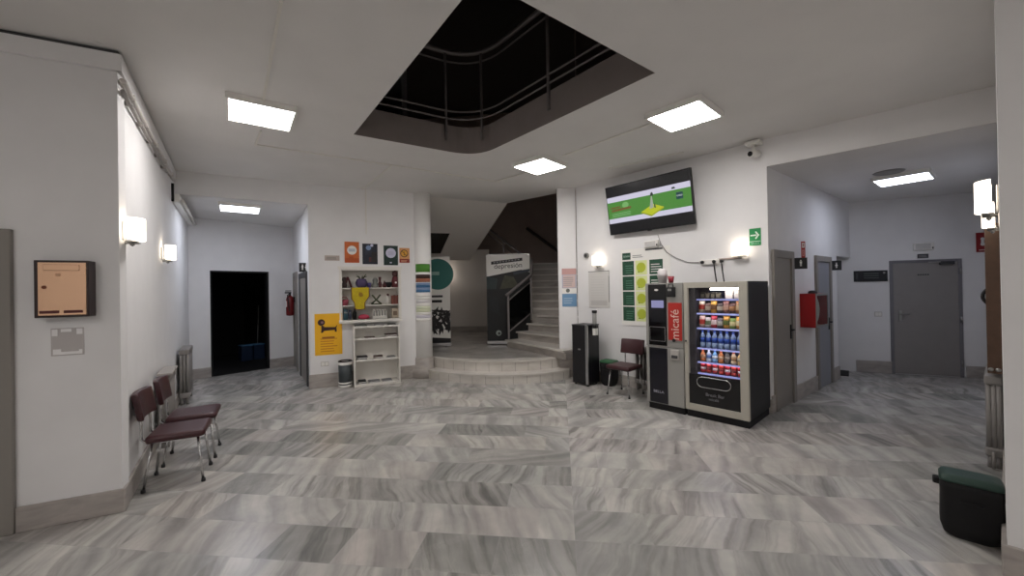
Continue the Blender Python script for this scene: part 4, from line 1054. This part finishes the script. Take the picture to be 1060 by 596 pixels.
# lidded bins
def lid_bin(lab, loc, rz, lidm, W_=.27, D_=.2, H_=.36, base_=.22):
    t = thing('lidded_bin', lab, 'bin', loc, rz, 'black bins with green lids')
    def rr(w, d, r, n=5):
        out = []
        for cx, cy, a0 in ((w / 2 - r, d / 2 - r, 0), (-w / 2 + r, d / 2 - r, PI / 2), (-w / 2 + r, -d / 2 + r, PI), (w / 2 - r, -d / 2 + r, 1.5 * PI)):
            for i in range(n + 1): out.append((cx + r * math.cos(a0 + PI / 2 * i / n), cy + r * math.sin(a0 + PI / 2 * i / n)))
        return out
    def loft(prof, m, name):
        mb = MB(); rings = []
        for w, d, r, z in prof: rings.append([mb.bm.verts.new((x, y, z)) for x, y in rr(w, d, r)])
        f = []
        for A, B in zip(rings, rings[1:]):
            for j in range(len(A)): f.append(mb.bm.faces.new((A[j], A[(j + 1) % len(A)], B[(j + 1) % len(A)], B[j])))
        mb._set(f, m, True); mb._set([mb.bm.faces.new(rings[0][::-1]), mb.bm.faces.new(rings[-1])], m)
        return mb.build(name, t)
    k = base_ / .22
    loft([(.17 * k, D_ * .75, .05, 0), (.21 * k, D_ * .9, .05, .02), (.235 * k, D_ * .96, .045, .08), (W_ * .97, D_, .04, H_ * .72), (W_, D_ * 1.02, .035, H_ * .8), (W_ * .98, D_, .035, H_ * .9)], blackm, 'body')
    loft([(W_, D_ * 1.03, .035, H_ * .9), (W_ * 1.01, D_ * 1.04, .035, H_ * .925), (W_ * .92, D_ * .92, .04, H_ * .985), (W_ * .6, D_ * .6, .04, H_)], lidm, 'lid')
    MB().box(-W_ / 2 - .03, -W_ / 2 + .01, -.035, .035, H_ * .76, H_ * .86, blackm, .01).build('handle', t)
    MB().box(-.05, .05, -D_ / 2 - .012, -D_ / 2 + .01, H_ * .6, H_ * .64, blackm, .005).build('front_grip', t)
    return t
a_p, b_p = flr(985, 553), flr(1036, 568)
ang = math.atan2(b_p.y - a_p.y, b_p.x - a_p.x)
mid = flr(1008, 561)
nrm = Vector((math.sin(-ang), math.cos(ang)))
lid_bin('black bin with dark green lid on floor beside the right pillar', (2.95, 2.575, 0), math.radians(-46), mat('lid_dark_green', '#1d382f', .5), .28, .215, .40, .262)
q = flr(633, 402.5); 
lid_bin('black bin with green lid between black cabinet and dark chair', tuple(WT.pt(.765, .15)), WT.rz, mat('lid_green', '#2c5a3a', .5), .27, .22, .43)

# ------------------------------------------------------------------ vending machines
FR = .86
q0 = WT.pt(1.853, FR); HV = 1.705
CM = thing('coffee_machine', 'silver and black coffee vending machine beside the snack machine', 'vending machine', q0, WT.rz)
wC = .517
sil = mat('machine_silver', '#9d9c97', .4, .15)
MB().box(.012, wC - .004, .03, .8, .09, HV - .01, black, .004).build('cabinet', CM)
MB().box(.02, wC - .005, .02, .75, 0, .09, blackm).build('plinth', CM)
mb = MB(); mb.box(0, wC, 0, .05, .85, HV, sil, .006); ud = mb.build('upper_door', CM)
mb = MB(); mb.box(0, wC, 0, .05, .085, .845, sil, .006); ld = mb.build('lower_door', CM)
mb = MB(); mb.box(.045, .30, -.008, .002, .87, HV - .015, blackg, .003); mb.build('display_panel', ud)
mb = MB(); mb.box(.045, .30, -.006, .002, .095, .835, mat('panel_navy', '#0e0e1a', .25), .003); mb.build('lower_panel', ld)
MB().text('BELLA', .048, .172, .245, -.0075, mat('silver_text', '#b9b9c4', .4), 0, 'CENTER', .001, 1.15).build('lower_lettering', ld)
MB().box(.09, .265, -.0105, -.007, 1.375, 1.475, mat('coffee_screen', '#0a0a10', .2, emit=.22, ecol='#aaa9d8')).build('screen', ud)
MB().box(.085, .27, -.0095, -.0075, 1.18, 1.365, mat('key_glass', '#14151c', .15)).build('keypad', ud)
mb = MB(); x0, x1, za, zb = .06, .285, .925, 1.12
mb.box(x0, x1, -.014, -.007, za, za + .008, chrome); mb.box(x0, x1, -.014, -.007, zb - .008, zb, chrome); mb.box(x0, x0 + .008, -.014, -.007, za, zb, chrome); mb.box(x1 - .008, x1, -.014, -.007, za, zb, chrome); mb.build('cup_bay_frame', ud)
MB().disc(.165, 1.615, -.008, .028, paperw, 20, .003, .5).build('maker_badge', ud)
mb = MB(); mb.box(.325, .505, -.012, .002, .955, 1.445, mat('banner_red', '#b5271d', .45), .002, 1)
mb.text('micafé', .155, .42, 1.16, -.013, mat('banner_pale', '#e6c9bd', .5), PI / 2, 'CENTER', .001); mb.build('brand_banner', ud)
MB().disc(.40, .955, -.008, .022, black, 16, .012).build('lock', ud)
mb = MB(); mb.box(.315, .43, -.03, .0, 1.52, 1.65, black, .008); mb.box(.335, .385, -.033, -.028, 1.6, 1.63, grey); mb.tube([(.34, -.02, 1.65), (.345, -.02, 1.69), (.40, -.02, 1.69), (.405, -.02, 1.65)], .008, black, 6); mb.build('card_reader', ud)
mb = MB(); mb.box(.35, .46, -.02, .0, .70, .83, mat('tray_pale', '#b7b3ae', .4), .006); mb.box(.365, .445, -.023, -.018, .72, .76, greyd); mb.build('coin_return', ld)
# cups on top
q = WT.pt(1.853 + .19, FR - .12, HV)
mb = MB().lathe([(.05, 0), (.065, .10), (.07, .105), (.06, .13), (.066, .16), (.045, .19), (.02, .2), (.002, .2)], mat('cup_white', '#dad6d6', .5), 14); tag(mb.build('paper_bag', None, q), 'crumpled white paper bag on top of the coffee machine', 'bag')
q = WT.pt(1.853 + .33, FR - .08, HV); tag(MB().lathe([(.028, 0), (.042, .09), (.038, .09), (.025, .006)], mat('cup_red', '#8f2433', .5), 16).build('paper_cup', None, q), 'small dark red cup on top of the coffee machine', 'cup')

q0 = WT.pt(2.382, FR)
SM = thing('snack_machine', 'black snack vending machine with glass front and grey frame', 'vending machine', q0, WT.rz)
wS = .735; gx0, gx1, gz0, gz1 = .05, .645, .175, 1.635
mb = MB(); mb.box(0, .012, .045, .8, .09, HV, black); mb.box(gx1 + .02, wS, .045, .8, .09, HV, black, .004); mb.box(0, wS, .78, .8, .09, HV, black); mb.box(0, wS, .045, .8, HV - .02, HV, black); mb.box(0, wS, .045, .78, .09, .12, black)
mb.build('cabinet', SM)
MB().box(.01, wS - .01, .03, .78, 0, .09, blackm).build('plinth', SM)
mb = MB(); mb.box(0, gx0, 0, .045, .09, HV, beigef, .004); mb.box(gx1, wS, 0, .045, .09, HV, beigef, .004); mb.box(gx0, gx1, 0, .045, .09, gz0, beigef, .004); mb.box(gx0, gx1, 0, .045, gz1, HV, beigef, .004); df = mb.build('door_frame', SM)
inner = mat('vending_interior', '#2a2730', .6)
mb = MB(); mb.box(.012, gx1 + .02, .52, .53, .5, gz1 + .03, mat('vending_back', '#1f2152', .6)); mb.box(gx0 - .03, gx0 + .07, .06, .5, .5, gz1 + .02, inner); mb.box(gx1 + .002, gx1 + .02, .046, .5, .5, gz1 + .02, inner); mb.box(.012, gx1 + .02, .046, .52, gz1 + .02, gz1 + .035, inner); mb.build('interior', SM)
mb = MB(); mb.box(.30, gx1 - .04, .08, .13, gz1 - .03, gz1 - .005, mat('vending_lamp', '#ffffff', .5, emit=5, ecol='#fff3e6')); mb.build('lamp', SM)
MB().box(gx0, gx1, .012, .018, .55, gz1, glass).build('glass_pane', SM)
mb = MB(); mb.box(gx0, gx1, .008, .03, gz0, .55, mat('vending_black', '#0e0d10', .22)); lp = mb.build('lower_panel', SM)
def stadium(x0, x1, z0, z1, n=8):
    r = (z1 - z0) / 2; zc = (z0 + z1) / 2; o = []
    for i in range(n + 1): a = -PI / 2 + PI * i / n; o.append((x1 - r + r * math.cos(a), zc + r * math.sin(a)))
    for i in range(n + 1): a = PI / 2 + PI * i / n; o.append((x0 + r + r * math.cos(a), zc + r * math.sin(a)))
    return o
st = stadium(.15, .545, .40, .525)
MB().prism(st, -.002, .009, blackm, 'y').tube([(x, -.003, z) for x, z in st], .006, chrome, 6, True).build('delivery_flap', lp)
MB().text('Break Bar', .055, .36, .315, .006, mat('dim_text', '#77777c', .5), 0, 'CENTER', .0008).text('micafé', .045, .345, .262, .006, mat('dim_text', '#77777c'), 0, 'CENTER', .0008).build('lower_lettering', lp)
MB().disc(.022, .96, .0, .012, greyd, 12, .008).build('lock', df)
shv = [1.495, 1.317, 1.13, .876, .70, .56]
px0 = gx0 + .085; px1 = gx1 - .005
for z in shv:
    b = MB().box(px0 - .01, gx1 + .001, .10, .50, z - .012, z, mat('shelf_metal', '#4b4d78', .4)).build('shelf', SM)
    MB().box(px0 - .01, gx1 + .001, .092, .10, z - .02, z, shelfled).build('price_rail', b)
    MB().box(px0, gx1 - .01, .105, .118, z - .019, z - .0125, stripled).build('led_strip', b)
# products
def bag_mesh(key, m1, m2, w, h):
    mb = MB(); n = 6; rings = []
    prof = [(0, .5, .012), (.04, .94, .03), (.3, 1, .04), (.7, .98, .036), (.9, .9, .014), (1, .96, .003)]
    for t_, kw, d in prof: rings.append([mb.bm.verts.new((x * w / 2 * kw, y * d, t_ * h)) for x, y in ((-1, 0), (-.7, -.8), (0, -1), (.7, -.8), (1, 0), (.7, .8), (0, 1), (-.7, .8))])
    for i, (A, B) in enumerate(zip(rings, rings[1:])):
        f = [mb.bm.faces.new((A[j], A[(j + 1) % 8], B[(j + 1) % 8], B[j])) for j in range(8)]; mb._set(f, m2 if i == 2 else m1, True)
    mb._set([mb.bm.faces.new(rings[0][::-1]), mb.bm.faces.new(rings[-1])], m1)
    return mb
def bottle_mesh(key, m1, m2, cap, h):
    r = .031
    return MB().lathe([(r * .8, 0), (r, .006), (r, h * .32)], m1, 12).lathe([(r * 1.01, h * .32), (r * 1.01, h * .6)], m2, 12).lathe([(r, h * .6), (r * .95, h * .68), (r * .4, h * .86), (r * .4, h * .9)], m1, 12).lathe([(r * .48, h * .9), (r * .48, h)], cap, 10)
def can_mesh(key, m1, m2, h):
    r = .031; return MB().lathe([(r * .8, 0), (r, .008), (r, h * .35)], m1, 14).lathe([(r, h * .35), (r, h * .6)], m2, 14).lathe([(r, h * .6), (r, h - .012), (r * .85, h)], m1, 14).lathe([(r * .85, h), (.001, h - .003)], alu, 14)
PC = {}
def pm(c): return mat('wrap_' + c.strip('#'), c, .35)
def product(kind, c1, c2, row, i, nn, lab, h, cap='#e0e0e0', dy=.15, jit=0):
    key = (kind, c1, c2, h, cap)
    x = px0 + (px1 - px0) * (i + .5) / nn; p = q0.xy + WT.u * x - WT.n * dy
    loc = (p.x, p.y, shv[row]); rz = WT.rz + jit
    if key in PC:
        o = PC[key].copy(); C.objects.link(o); o.location = loc; o.rotation_euler = (0, 0, rz)
    else:
        mb = {'bag': lambda: bag_mesh(key, pm(c1), pm(c2), .078, h), 'bottle': lambda: bottle_mesh(key, pm(c1), pm(c2), pm(cap), h), 'can': lambda: can_mesh(key, pm(c1), pm(c2), h)}[kind]()
        o = mb.build({'bag': 'snack_bag', 'bottle': 'drink_bottle', 'can': 'drink_can'}[kind], None, loc, (0, 0, rz)); PC[key] = o
    tag(o, lab, {'bag': 'snack', 'bottle': 'bottle', 'can': 'can'}[kind], 'snacks and drinks in the vending machine')
ORD = ['leftmost', 'second from left', 'third from left', 'fourth from left', 'fifth from left', 'sixth from left', 'rightmost']
row1 = [('#d9c8a8', '#c0392b', 'cream'), ('#7a5a46', '#c9b9a4', 'brown'), ('#e0a83a', '#8a5a2a', 'amber'), ('#5a4a42', '#d9cdb8', 'dark'), ('#8f5a48', '#d3a98f', 'rust'), ('#6e4a3a', '#c08a5a', 'chestnut'), ('#b5793f', '#e8c894', 'tan')]
row2 = [('#d8b7a0', '#c2453a', 'peach'), ('#c8c0b4', '#6a7a58', 'pale grey'), ('#c03440', '#efd9d6', 'red'), ('#6b6560', '#b9b4aa', 'charcoal'), ('#c98f2c', '#5d6a2c', 'mustard'), ('#7c9a3c', '#e6d9a0', 'green'), ('#d9982f', '#f0dfb2', 'golden')]
for i, (a, b, nm) in enumerate(row1): product('bag', a, b, 1, i, 7, '%s snack bag, %s on the upper bag shelf of the snack machine' % (nm, ORD[i]), .15 if i % 2 == 0 else .125)
for i, (a, b, nm) in enumerate(row2): product('bag', a, b, 2, i, 7, '%s snack bag, %s on the lower bag shelf of the snack machine' % (nm, ORD[i]), .15 if i % 2 == 0 else .13)
for i in range(7): product('bottle', '#8fa6c8', '#2f56b0', 3, i, 7, 'water bottle with blue label, %s in the snack machine' % ORD[i], .215, '#2b4a9a')
row4 = [('#d0783a', '#e8b48a', 'orange'), ('#c9d4e6', '#5a7fc0', 'pale blue'), ('#7fb4e0', '#dfeaf5', 'sky blue'), ('#c9783a', '#e2b890', 'copper orange'), ('#5a5550', '#a09488', 'brown'), ('#e0c6a0', '#b88a5a', 'beige'), ('#d9b878', '#efe3c4', 'straw')]
for i, (a, b, nm) in enumerate(row4): product('bottle', a, b, 4, i, 7, '%s drink bottle, %s on the shelf above the cans' % (nm, ORD[i]), .145, ['#c05020', '#e0e0e0', '#3a6fc0', '#c05020', '#222222', '#b04030', '#b04030'][i])
for i in range(7):
    product('can', ['#b3202a', '#c23a30'][i % 2], ['#e8d6d2', '#7e1118'][i % 2], 5, i, 7, '%s red can, %s on the bottom shelf of the snack machine' % (['bright', 'deep'][i % 2], ORD[i]), .118)
for i in range(4):
    x = px0 + .05 + i * .062; p = q0.xy + WT.u * x - WT.n * .15
    o = MB().box(-.027, .027, -.02, .02, 0, .085 - .008 * (i % 2), pm(['#2a2622', '#3a352c', '#23211f', '#31302a'][i]), .004).box(-.02, .02, -.0215, -.02, .02, .06, pm('#6a665a')).build('snack_box', None, (p.x, p.y, shv[0]), (0, 0, WT.rz))
    tag(o, 'dark snack box, %s on the top shelf of the snack machine' % ORD[i], 'snack', 'snacks and drinks in the vending machine')
for i in range(2):
    x = px0 + .36 + i * .10; p = q0.xy + WT.u * x - WT.n * .15
    o = MB().box(-.042, .042, -.02, .02, 0, .095, pm('#d8d4d2'), .006).build('snack_box', None, (p.x, p.y, shv[0]), (0, 0, WT.rz))
    tag(o, ['white snack pack, left of two under the machine lamp', 'white snack pack, right of two under the machine lamp'][i], 'snack', 'snacks and drinks in the vending machine')

# ------------------------------------------------------------------ hallway things
def a_(mb, w, h, y): picto(mb, w * .5, h * .36, y, h * .48, paperw)
facing(WH.pt(1.0, .12).xy, WB, 'restroom_sign', 'black flag sign with white figure above the red fire cabinet', 'sign', (822, 267, 835.5, 278), a_, sgb, .015, 'restroom flag signs')
def a_(mb, w, h, y): picto(mb, w * .55, h * .36, y, h * .48, paperw, True)
facing(WH.pt(2.72, .10).xy, WB, 'restroom_sign', 'black flag sign with white figure beside the second hallway door', 'sign', (859, 270, 871, 279.5), a_, sgb, .015, 'restroom flag signs')
def a_(mb, w, h, y):
    patch(mb, w, h, y, .2, .8, .62, .92, paperw); patch(mb, w, h, y, .32, .62, .68, .86, red); patch(mb, w, h, y, .25, .75, .12, .5, mat('sign_rose', '#d9a09c', .5)); patch(mb, w, h, y, .4, .6, .16, .46, red)
facing(WH.pt(1.05, .10).xy, WB, 'fire_sign', 'narrow red and white fire sign above the black restroom sign', 'sign', (829, 250, 833.5, 267), a_, red)
# fire hose cabinet
s0, z1 = WH.hit(826.5, 303, .2); s0 = 1.12; z0 = 1.03; z1 = 1.52
t = thing('fire_hose_cabinet', 'red fire hose cabinet with glass door on hallway wall', 'fire cabinet', WH.pt(s0, 0, z0), WH.rz); w, h = .56, z1 - z0
mb = MB(); mb.box(0, .012, -.19, -.001, 0, h, red); mb.box(w - .012, w, -.19, -.001, 0, h, red); mb.box(0, w, -.19, -.001, 0, .012, red); mb.box(0, w, -.19, -.001, h - .012, h, red); mb.box(.012, w - .012, -.012, -.001, 0, h, red); mb.build('body', t)
mb = MB(); b_ = .03; mb.box(0, b_, -.20, -.19, 0, h, grey); mb.box(w - b_, w, -.20, -.19, 0, h, grey); mb.box(b_, w - b_, -.20, -.19, 0, b_, grey); mb.box(b_, w - b_, -.20, -.19, h - b_, h, grey); fd = mb.build('door_frame', t)
MB().box(b_, w - b_, -.197, -.193, b_, h - b_, glass).build('door_glass', fd)
mb = MB()
for r in (.10, .13, .16, .19): mb.tube([(w / 2 + r * math.cos(2 * PI * i / 24), -.10, h / 2 + r * math.sin(2 * PI * i / 24)) for i in range(24)], .014, mat('hose_white', '#b9b6b0', .7), 6, True)
mb.build('hose_reel', t)
mb = MB(); mb.lathe([(.06, 0), (.055, .03), (.02, .045)], black, 14); tag(mb.build('alarm_bell', None, WH.pt(s0 + .22, .1, z1)), 'small black dome on top of the red fire cabinet', 'alarm')
# back wall
def a_(mb, w, h, y):
    for k in range(3): patch(mb, w, h, y, .3, .74, .3 + k * .2, .36 + k * .2, mat('sign_line', '#5d6560', .5))
    mb.disc(w * .9, h * .78, y, h * .09, grey, 12); patch(mb, w, h, y, .06, .12, .2, .8, mat('sign_mark', '#3a3d42', .5))
notice('direction_sign', 'long black sign board left of the grey hallway door', 'sign', WB, (883.5, 280.5, 918.5, 291), a_, mat('sign_blackgreen', '#14171a', .4), .02)
def a_(mb, w, h, y): lines(mb, w, h, y, .1, .9, .25, .8, 2, grey, .5)
notice('label_plate', 'small dark plate above the grey hallway door', 'label', WB, (949.5, 263, 961, 267), a_, mat('plate_dark', '#45444a', .5), .008)
def a_(mb, w, h, y): patch(mb, w, h, y, .1, .48, .15, .85, paperw, .004); patch(mb, w, h, y, .52, .9, .15, .85, paperw, .004)
notice('light_switch', 'pale switch plate left of the grey hallway door', 'switch', WB, (905, 322.5, 913, 327.5), a_, mat('switch_grey', '#c5c1bc', .4), .012)
def a_(mb, w, h, y):
    mb.disc(w * .5, h * .68, y, w * .16, paperw, 14); mb.disc(w * .5, h * .40, y, w * .18, paperw, 14); patch(mb, w, h, y, .38, .62, .4, .7, paperw); patch(mb, w, h, y, .2, .8, .08, .13, pinkp)
notice('fire_sign', 'square red sign with white emblem near the brown wall board', 'sign', WB, (1010, 241, 1023.5, 260.5), a_, mat('sign_red', '#8e1a1e', .5), .01)
mb = MB().box(-.4, .15, -.25, .2, 0, .015, blackm, .005); tag(mb.build('door_mat', None, WH.pt(WH.L - .25, -.25), (0, 0, WH.rz + .2)), 'black floor mat in the passage at hallway end', 'mat')
# right wall: brown board and hose
BO = .02
ss0 = WX.L - 1.8
t = thing('wall_board', 'narrow brown wooden board with metal corner fixings on right wall', 'board', WX.pt(ss0 - .9, 0, .86), WX.rz); w = .9; h = 1.29
MB().box(0, w, -.095, -.012, 0, h, wood, .004).build('panel', t)
mb = MB()
MB().box(.0, w - .01, -.012, -.001, .03, h - .03, greyd).build('backing', t)
for z in (.035, h - .035):
    for y in (-.076, -.035): MB().lathe([(.016, 0), (.017, .006), (.008, .012)], steel, 12).build('fixing', t, (w - .001, y, z), (0, PI / 2, 0))
hp = []
for i in range(13):
    a = PI * .5 + PI * i / 12; hp.append((1017.5 + 0, 0))
s_, z_ = WX.hit(1021, 303, .19)
t2 = [WX.pt(ss0 - .93, .06 + .075 * math.sin(PI * i / 12), 1.62 - .24 * i / 12) for i in range(13)]
tag(MB().tube([WX.pt(ss0 - .93, .012, 1.66)] + t2 + [WX.pt(ss0 - .93, .012, 1.34)], .014, black, 8).build('hose_loop'), 'loop of black hose sticking out behind the brown board', 'hose')

# ------------------------------------------------------------------ stair hall things
def banner(lab, c, rz, w, h, art, name='roll_up_banner'):
    t = thing(name, lab, 'banner', (c[0], c[1], LAND + .004), rz, 'roll-up banners on the landing')
    MB().box(-w / 2 - .01, w / 2 + .01, -.06, .06, .012, .085, alu, .012).build('base', t)
    for x in (-w * .38, w * .38): MB().box(x - .02, x + .02, -.13, .13, 0, .013, greyd, .003, 1).build('foot', t)
    mb = MB(); mb.box(-w / 2, w / 2, -.006, 0, .085, h, paperw); art(mb, w, h - .085, -.006); o = mb.build('graphic', t)
    MB().tube([(0, .03, .08), (0, .03, h)], .01, alu, 8).build('pole', t)
    MB().box(-w / 2, w / 2, -.012, .012, h - .005, h + .015, alu, .003, 1).build('top_rail', t)
    return t
bdk = mat('banner_dark', '#0d1012', .5, noise=.5, nscale=3); bsky = mat('banner_sky', '#2b3542', .5, noise=.4, nscale=4); byl = mat('banner_hill', '#4b4a36', .5, noise=.5, nscale=8)
def sh(mb, w, h, y, pts, m, d): mb.prism([(-w / 2 + w * a, .085 + h * b) for a, b in pts], y - d, y, m, 'y')
def a_(mb, w, h, y):
    sh(mb, w, h, y, [(0, 0), (1, 0), (1, .79), (.8, .82), (0, .745)], bdk, .001)
    sh(mb, w, h, y, [(.62, .76), (1, .80), (1, .83), (.62, .80)], bsky, .0015); sh(mb, w, h, y, [(0, .6), (.22, .60), (.25, .72), (0, .75)], mat('banner_teal', '#2c3a3c', .5, noise=.4, nscale=6), .0015)
    sh(mb, w, h, y, [(.3, .6), (.75, .62), (.62, .74), (.42, .76)], byl, .0018); sh(mb, w, h, y, [(.05, .35), (.3, .3), (.25, .5), (.06, .52)], mat('banner_blue', '#12191d', .5, noise=.4, nscale=5), .0015)
    sh(mb, w, h, y, [(.11, .885), (.83, .925), (.83, .96), (.11, .92)], mat('banner_black', '#1a1a1c', .5), .0015)
    for k in range(9): sh(mb, w, h, y, [(.16 + k * .07, .90 + k * .0039), (.205 + k * .07, .903 + k * .0039), (.205 + k * .07, .918 + k * .0039), (.16 + k * .07, .915 + k * .0039)], mat('banner_grey', '#8b8b8b', .5), .002)
    mb.text('depresión', .165, 0, .085 + h * .868, y - .001, mat('banner_black', '#1a1a1c'), .045, 'CENTER', .001, 1.02)
    mb.disc(-w / 2 + w * .26, .085 + h * .09, y, .065, mat('banner_seal', '#9aa39c', .5), 20, .002); mb.disc(-w / 2 + w * .27, .085 + h * .085, y - .002, .035, greyd, 16, .001)
banner('dark roll-up banner with the word depresión on the stair landing', (-.085, 9.42), math.radians(-1), 1.03, 2.13, a_)
tl_ = mat('banner_teal_circle', '#2f6f68', .5); 
def a_(mb, w, h, y):
    mb.disc(w * .18, .085 + h * .80, y, w * .42, tl_, 32, .002); 
    sh(mb, w, h, y, [(.52, .79), (.72, .79), (.72, .83), (.52, .83)], mat('banner_palegreen', '#8fb2aa', .5), .003)
    sh(mb, w, h, y, [(.3, .53), (.8, .53), (.8, .555), (.3, .555)], greyd, .001); sh(mb, w, h, y, [(.5, .47), (.78, .47), (.78, .50), (.5, .50)], mat('banner_black', '#1a1a1c'), .001)
    sh(mb, w, h, y, [(0, 0), (1, 0), (1, .05), (0, .08)], mat('banner_black', '#1a1a1c'), .001)
    r = random.Random(2); dkl = mat('banner_leaf', '#232022', .6)
    for k in range(120):
        cx, cz = r.uniform(.25, 1.0), r.uniform(.12, .38); l = r.uniform(.05, .13); an = r.uniform(0, 2 * PI); cA, sA = math.cos(an), math.sin(an)
        P = [(l, 0), (0, l * .3), (-l, 0), (0, -l * .3)]
        mb.prism([(max(-w / 2, min(w / 2, -w / 2 + w * cx + a * cA - b * sA)), .085 + h * cz + a * sA + b * cA) for a, b in P], y - .0012 - k * .00002, y, dkl, 'y')
banner('white roll-up banner with teal circle and dark leaves behind the column', (-1.875, 9.2), math.radians(6), .86, 2.08, a_)
# stair railing
t = thing('stair_railing', 'grey metal stair railing with dark panel beside the marble steps', 'railing', (0, 0, 0))
pA = Vector((-.09, 8.99, LAND + .17)); pB = Vector((.45, 9.31, LAND + .60))
MB().box(pA.x - .022, pA.x + .022, pA.y - .022, pA.y + .022, pA.z, pA.z + 1.0, railm, .004, 1).build('post', t)
MB().box(pB.x - .024, pB.x + .024, pB.y - .024, pB.y + .024, pB.z - .0, pB.z + 1.42, railm, .004, 1).build('post', t)
MB().tube([pA + Vector((-.05, -.03, .99)), pA + Vector((0, 0, 1.03)), pB + Vector((0, -.03, 1.03)), pB + Vector((.02, -.02, 1.15)), pB + Vector((.02, -.02, 1.42))], .034, railm, 10).build('handrail', t)
MB().tube([pA + Vector((0, 0, .88)), pB + Vector((0, 0, .88))], .016, railm, 8).build('upper_bar', t)
MB().tube([pA + Vector((0, 0, .17)), pB + Vector((0, 0, .15))], .018, railm, 8).build('lower_bar', t)
mb = MB(); ux = (pB - pA).xy.normalized(); nx = Vector((-ux.y, ux.x)) * .004
c = [pA + Vector((0, 0, .2)), pB + Vector((0, 0, .18)), pB + Vector((0, 0, .86)), pA + Vector((0, 0, .86))]
vs = [mb.bm.verts.new(p + Vector((nx.x, nx.y, 0))) for p in c] + [mb.bm.verts.new(p - Vector((nx.x, nx.y, 0))) for p in c]
f = [mb.bm.faces.new([vs[i] for i in a]) for a in ((0, 1, 2, 3), (7, 6, 5, 4), (0, 4, 5, 1), (1, 5, 6, 2), (2, 6, 7, 3), (3, 7, 4, 0))]
mb._set(f, smoked); bmesh.ops.recalc_face_normals(mb.bm, faces=f); mb.build('infill_panel', t)
t = thing('upper_stair_railing', 'dim upper stair railing rising to the left behind the dark banner', 'railing', (0, 0, 0))
def at(px, py, y):
    d = ray(px, py); return EYE + d * (y / d.y)
ua, ub = at(505, 236, 11.0), at(547, 269, 10.4)
MB().tube([ua, ub], .032, railm, 10).build('handrail', t)
MB().tube([ua + Vector((0, 0, -.16)), ub + Vector((0, 0, -.16))], .014, railm, 8).build('bar', t)
um = ua.lerp(ub, .4); MB().box(um.x - .02, um.x + .02, um.y - .02, um.y + .02, um.z - .75, um.z, railm, .003, 1).build('post', t)
um = ua.lerp(ub, .97); MB().box(um.x - .02, um.x + .02, um.y - .02, um.y + .02, 1.2, um.z, railm, .003, 1).build('post', t)
# handrail on the dark wall
WU = Wall((-5.4, 13.75), (6.2, 12.2)); h1, h2 = WU.hit(545, 236, .08), WU.hit(590, 269, .08)
t = thing('wall_handrail', 'sloping dark handrail on the stairwell wall above the steps', 'handrail', WU.pt(h1[0], 0, h1[1]), WU.rz)
L_ = h2[0] - h1[0]; dz = h2[1] - h1[1]
MB().tube([(0, -.08, 0), (L_, -.08, dz)], .05, mat('handrail_dark', '#3a3030', .5), 10).build('rail', t)
for k in (.15, .85): MB().tube([(L_ * k, -.08, dz * k), (L_ * k, -.03, dz * k - .06), (L_ * k, -.001, dz * k - .06)], .014, greyd, 6).build('bracket', t)

# ------------------------------------------------------------------ atrium railing
t = thing('atrium_railing', 'grey metal railing round the dark ceiling opening', 'railing', (0, 0, 0))
rail = rounded([N1, N2, N3, N4], [.35, .62, .35, .45], 10)
ins = []
for p in rail: ins.append(p + (hctr - p).normalized() * .02)
for z, r in ((H + .44, .013), (H + .54, .013), (H + 1.21, .013)): MB().tube([(p.x, p.y, z) for p in ins], r, railm, 8, True).build('rail', t)
MB().tube([(p.x, p.y, H + 1.34) for p in ins], .032, railm, 10, True).build('handrail', t)
def edge_post(P):
    MB().box(-.02, .02, -.012, .012, H + .14, H + 1.33, railm, .003, 1).build('post', t, (P.x, P.y, 0), (0, 0, rA))
for px, py in ((462, 149), (499, 146), (568, 114)):
    d = ray(px, py).xy.normalized()
    # where the sight line in plan meets the rail outline on its far side
    hits = []
    for a, b in zip(ins, ins[1:] + ins[:1]):
        e_ = b - a; den = d.x * e_.y - d.y * e_.x
        if abs(den) < 1e-9: continue
        tt_ = (a.x * e_.y - a.y * e_.x) / den; uu = (a.x * d.y - a.y * d.x) / den
        if tt_ > 0 and 0 <= uu <= 1: hits.append((tt_, d * tt_))
    if hits: edge_post(max(hits)[1])
for a, b, ks in ((N3, N4, (.3, .75)), (N4, N1, (.35, .8))):
    for k in ks: edge_post(a.lerp(b, k))

# ------------------------------------------------------------------ world
w_ = bpy.data.worlds.new('world'); S.world = w_; w_.use_nodes = True
w_.node_tree.nodes['Background'].inputs['Color'].default_value = (.02, .02, .02, 1); w_.node_tree.nodes['Background'].inputs['Strength'].default_value = 0.0
S.cycles.use_denoising = True
S.cycles.max_bounces = 10; S.cycles.diffuse_bounces = 6; S.cycles.glossy_bounces = 4; S.cycles.transparent_max_bounces = 10
S.cycles.caustics_reflective = False; S.cycles.caustics_refractive = False; S.cycles.sample_clamp_indirect = 6
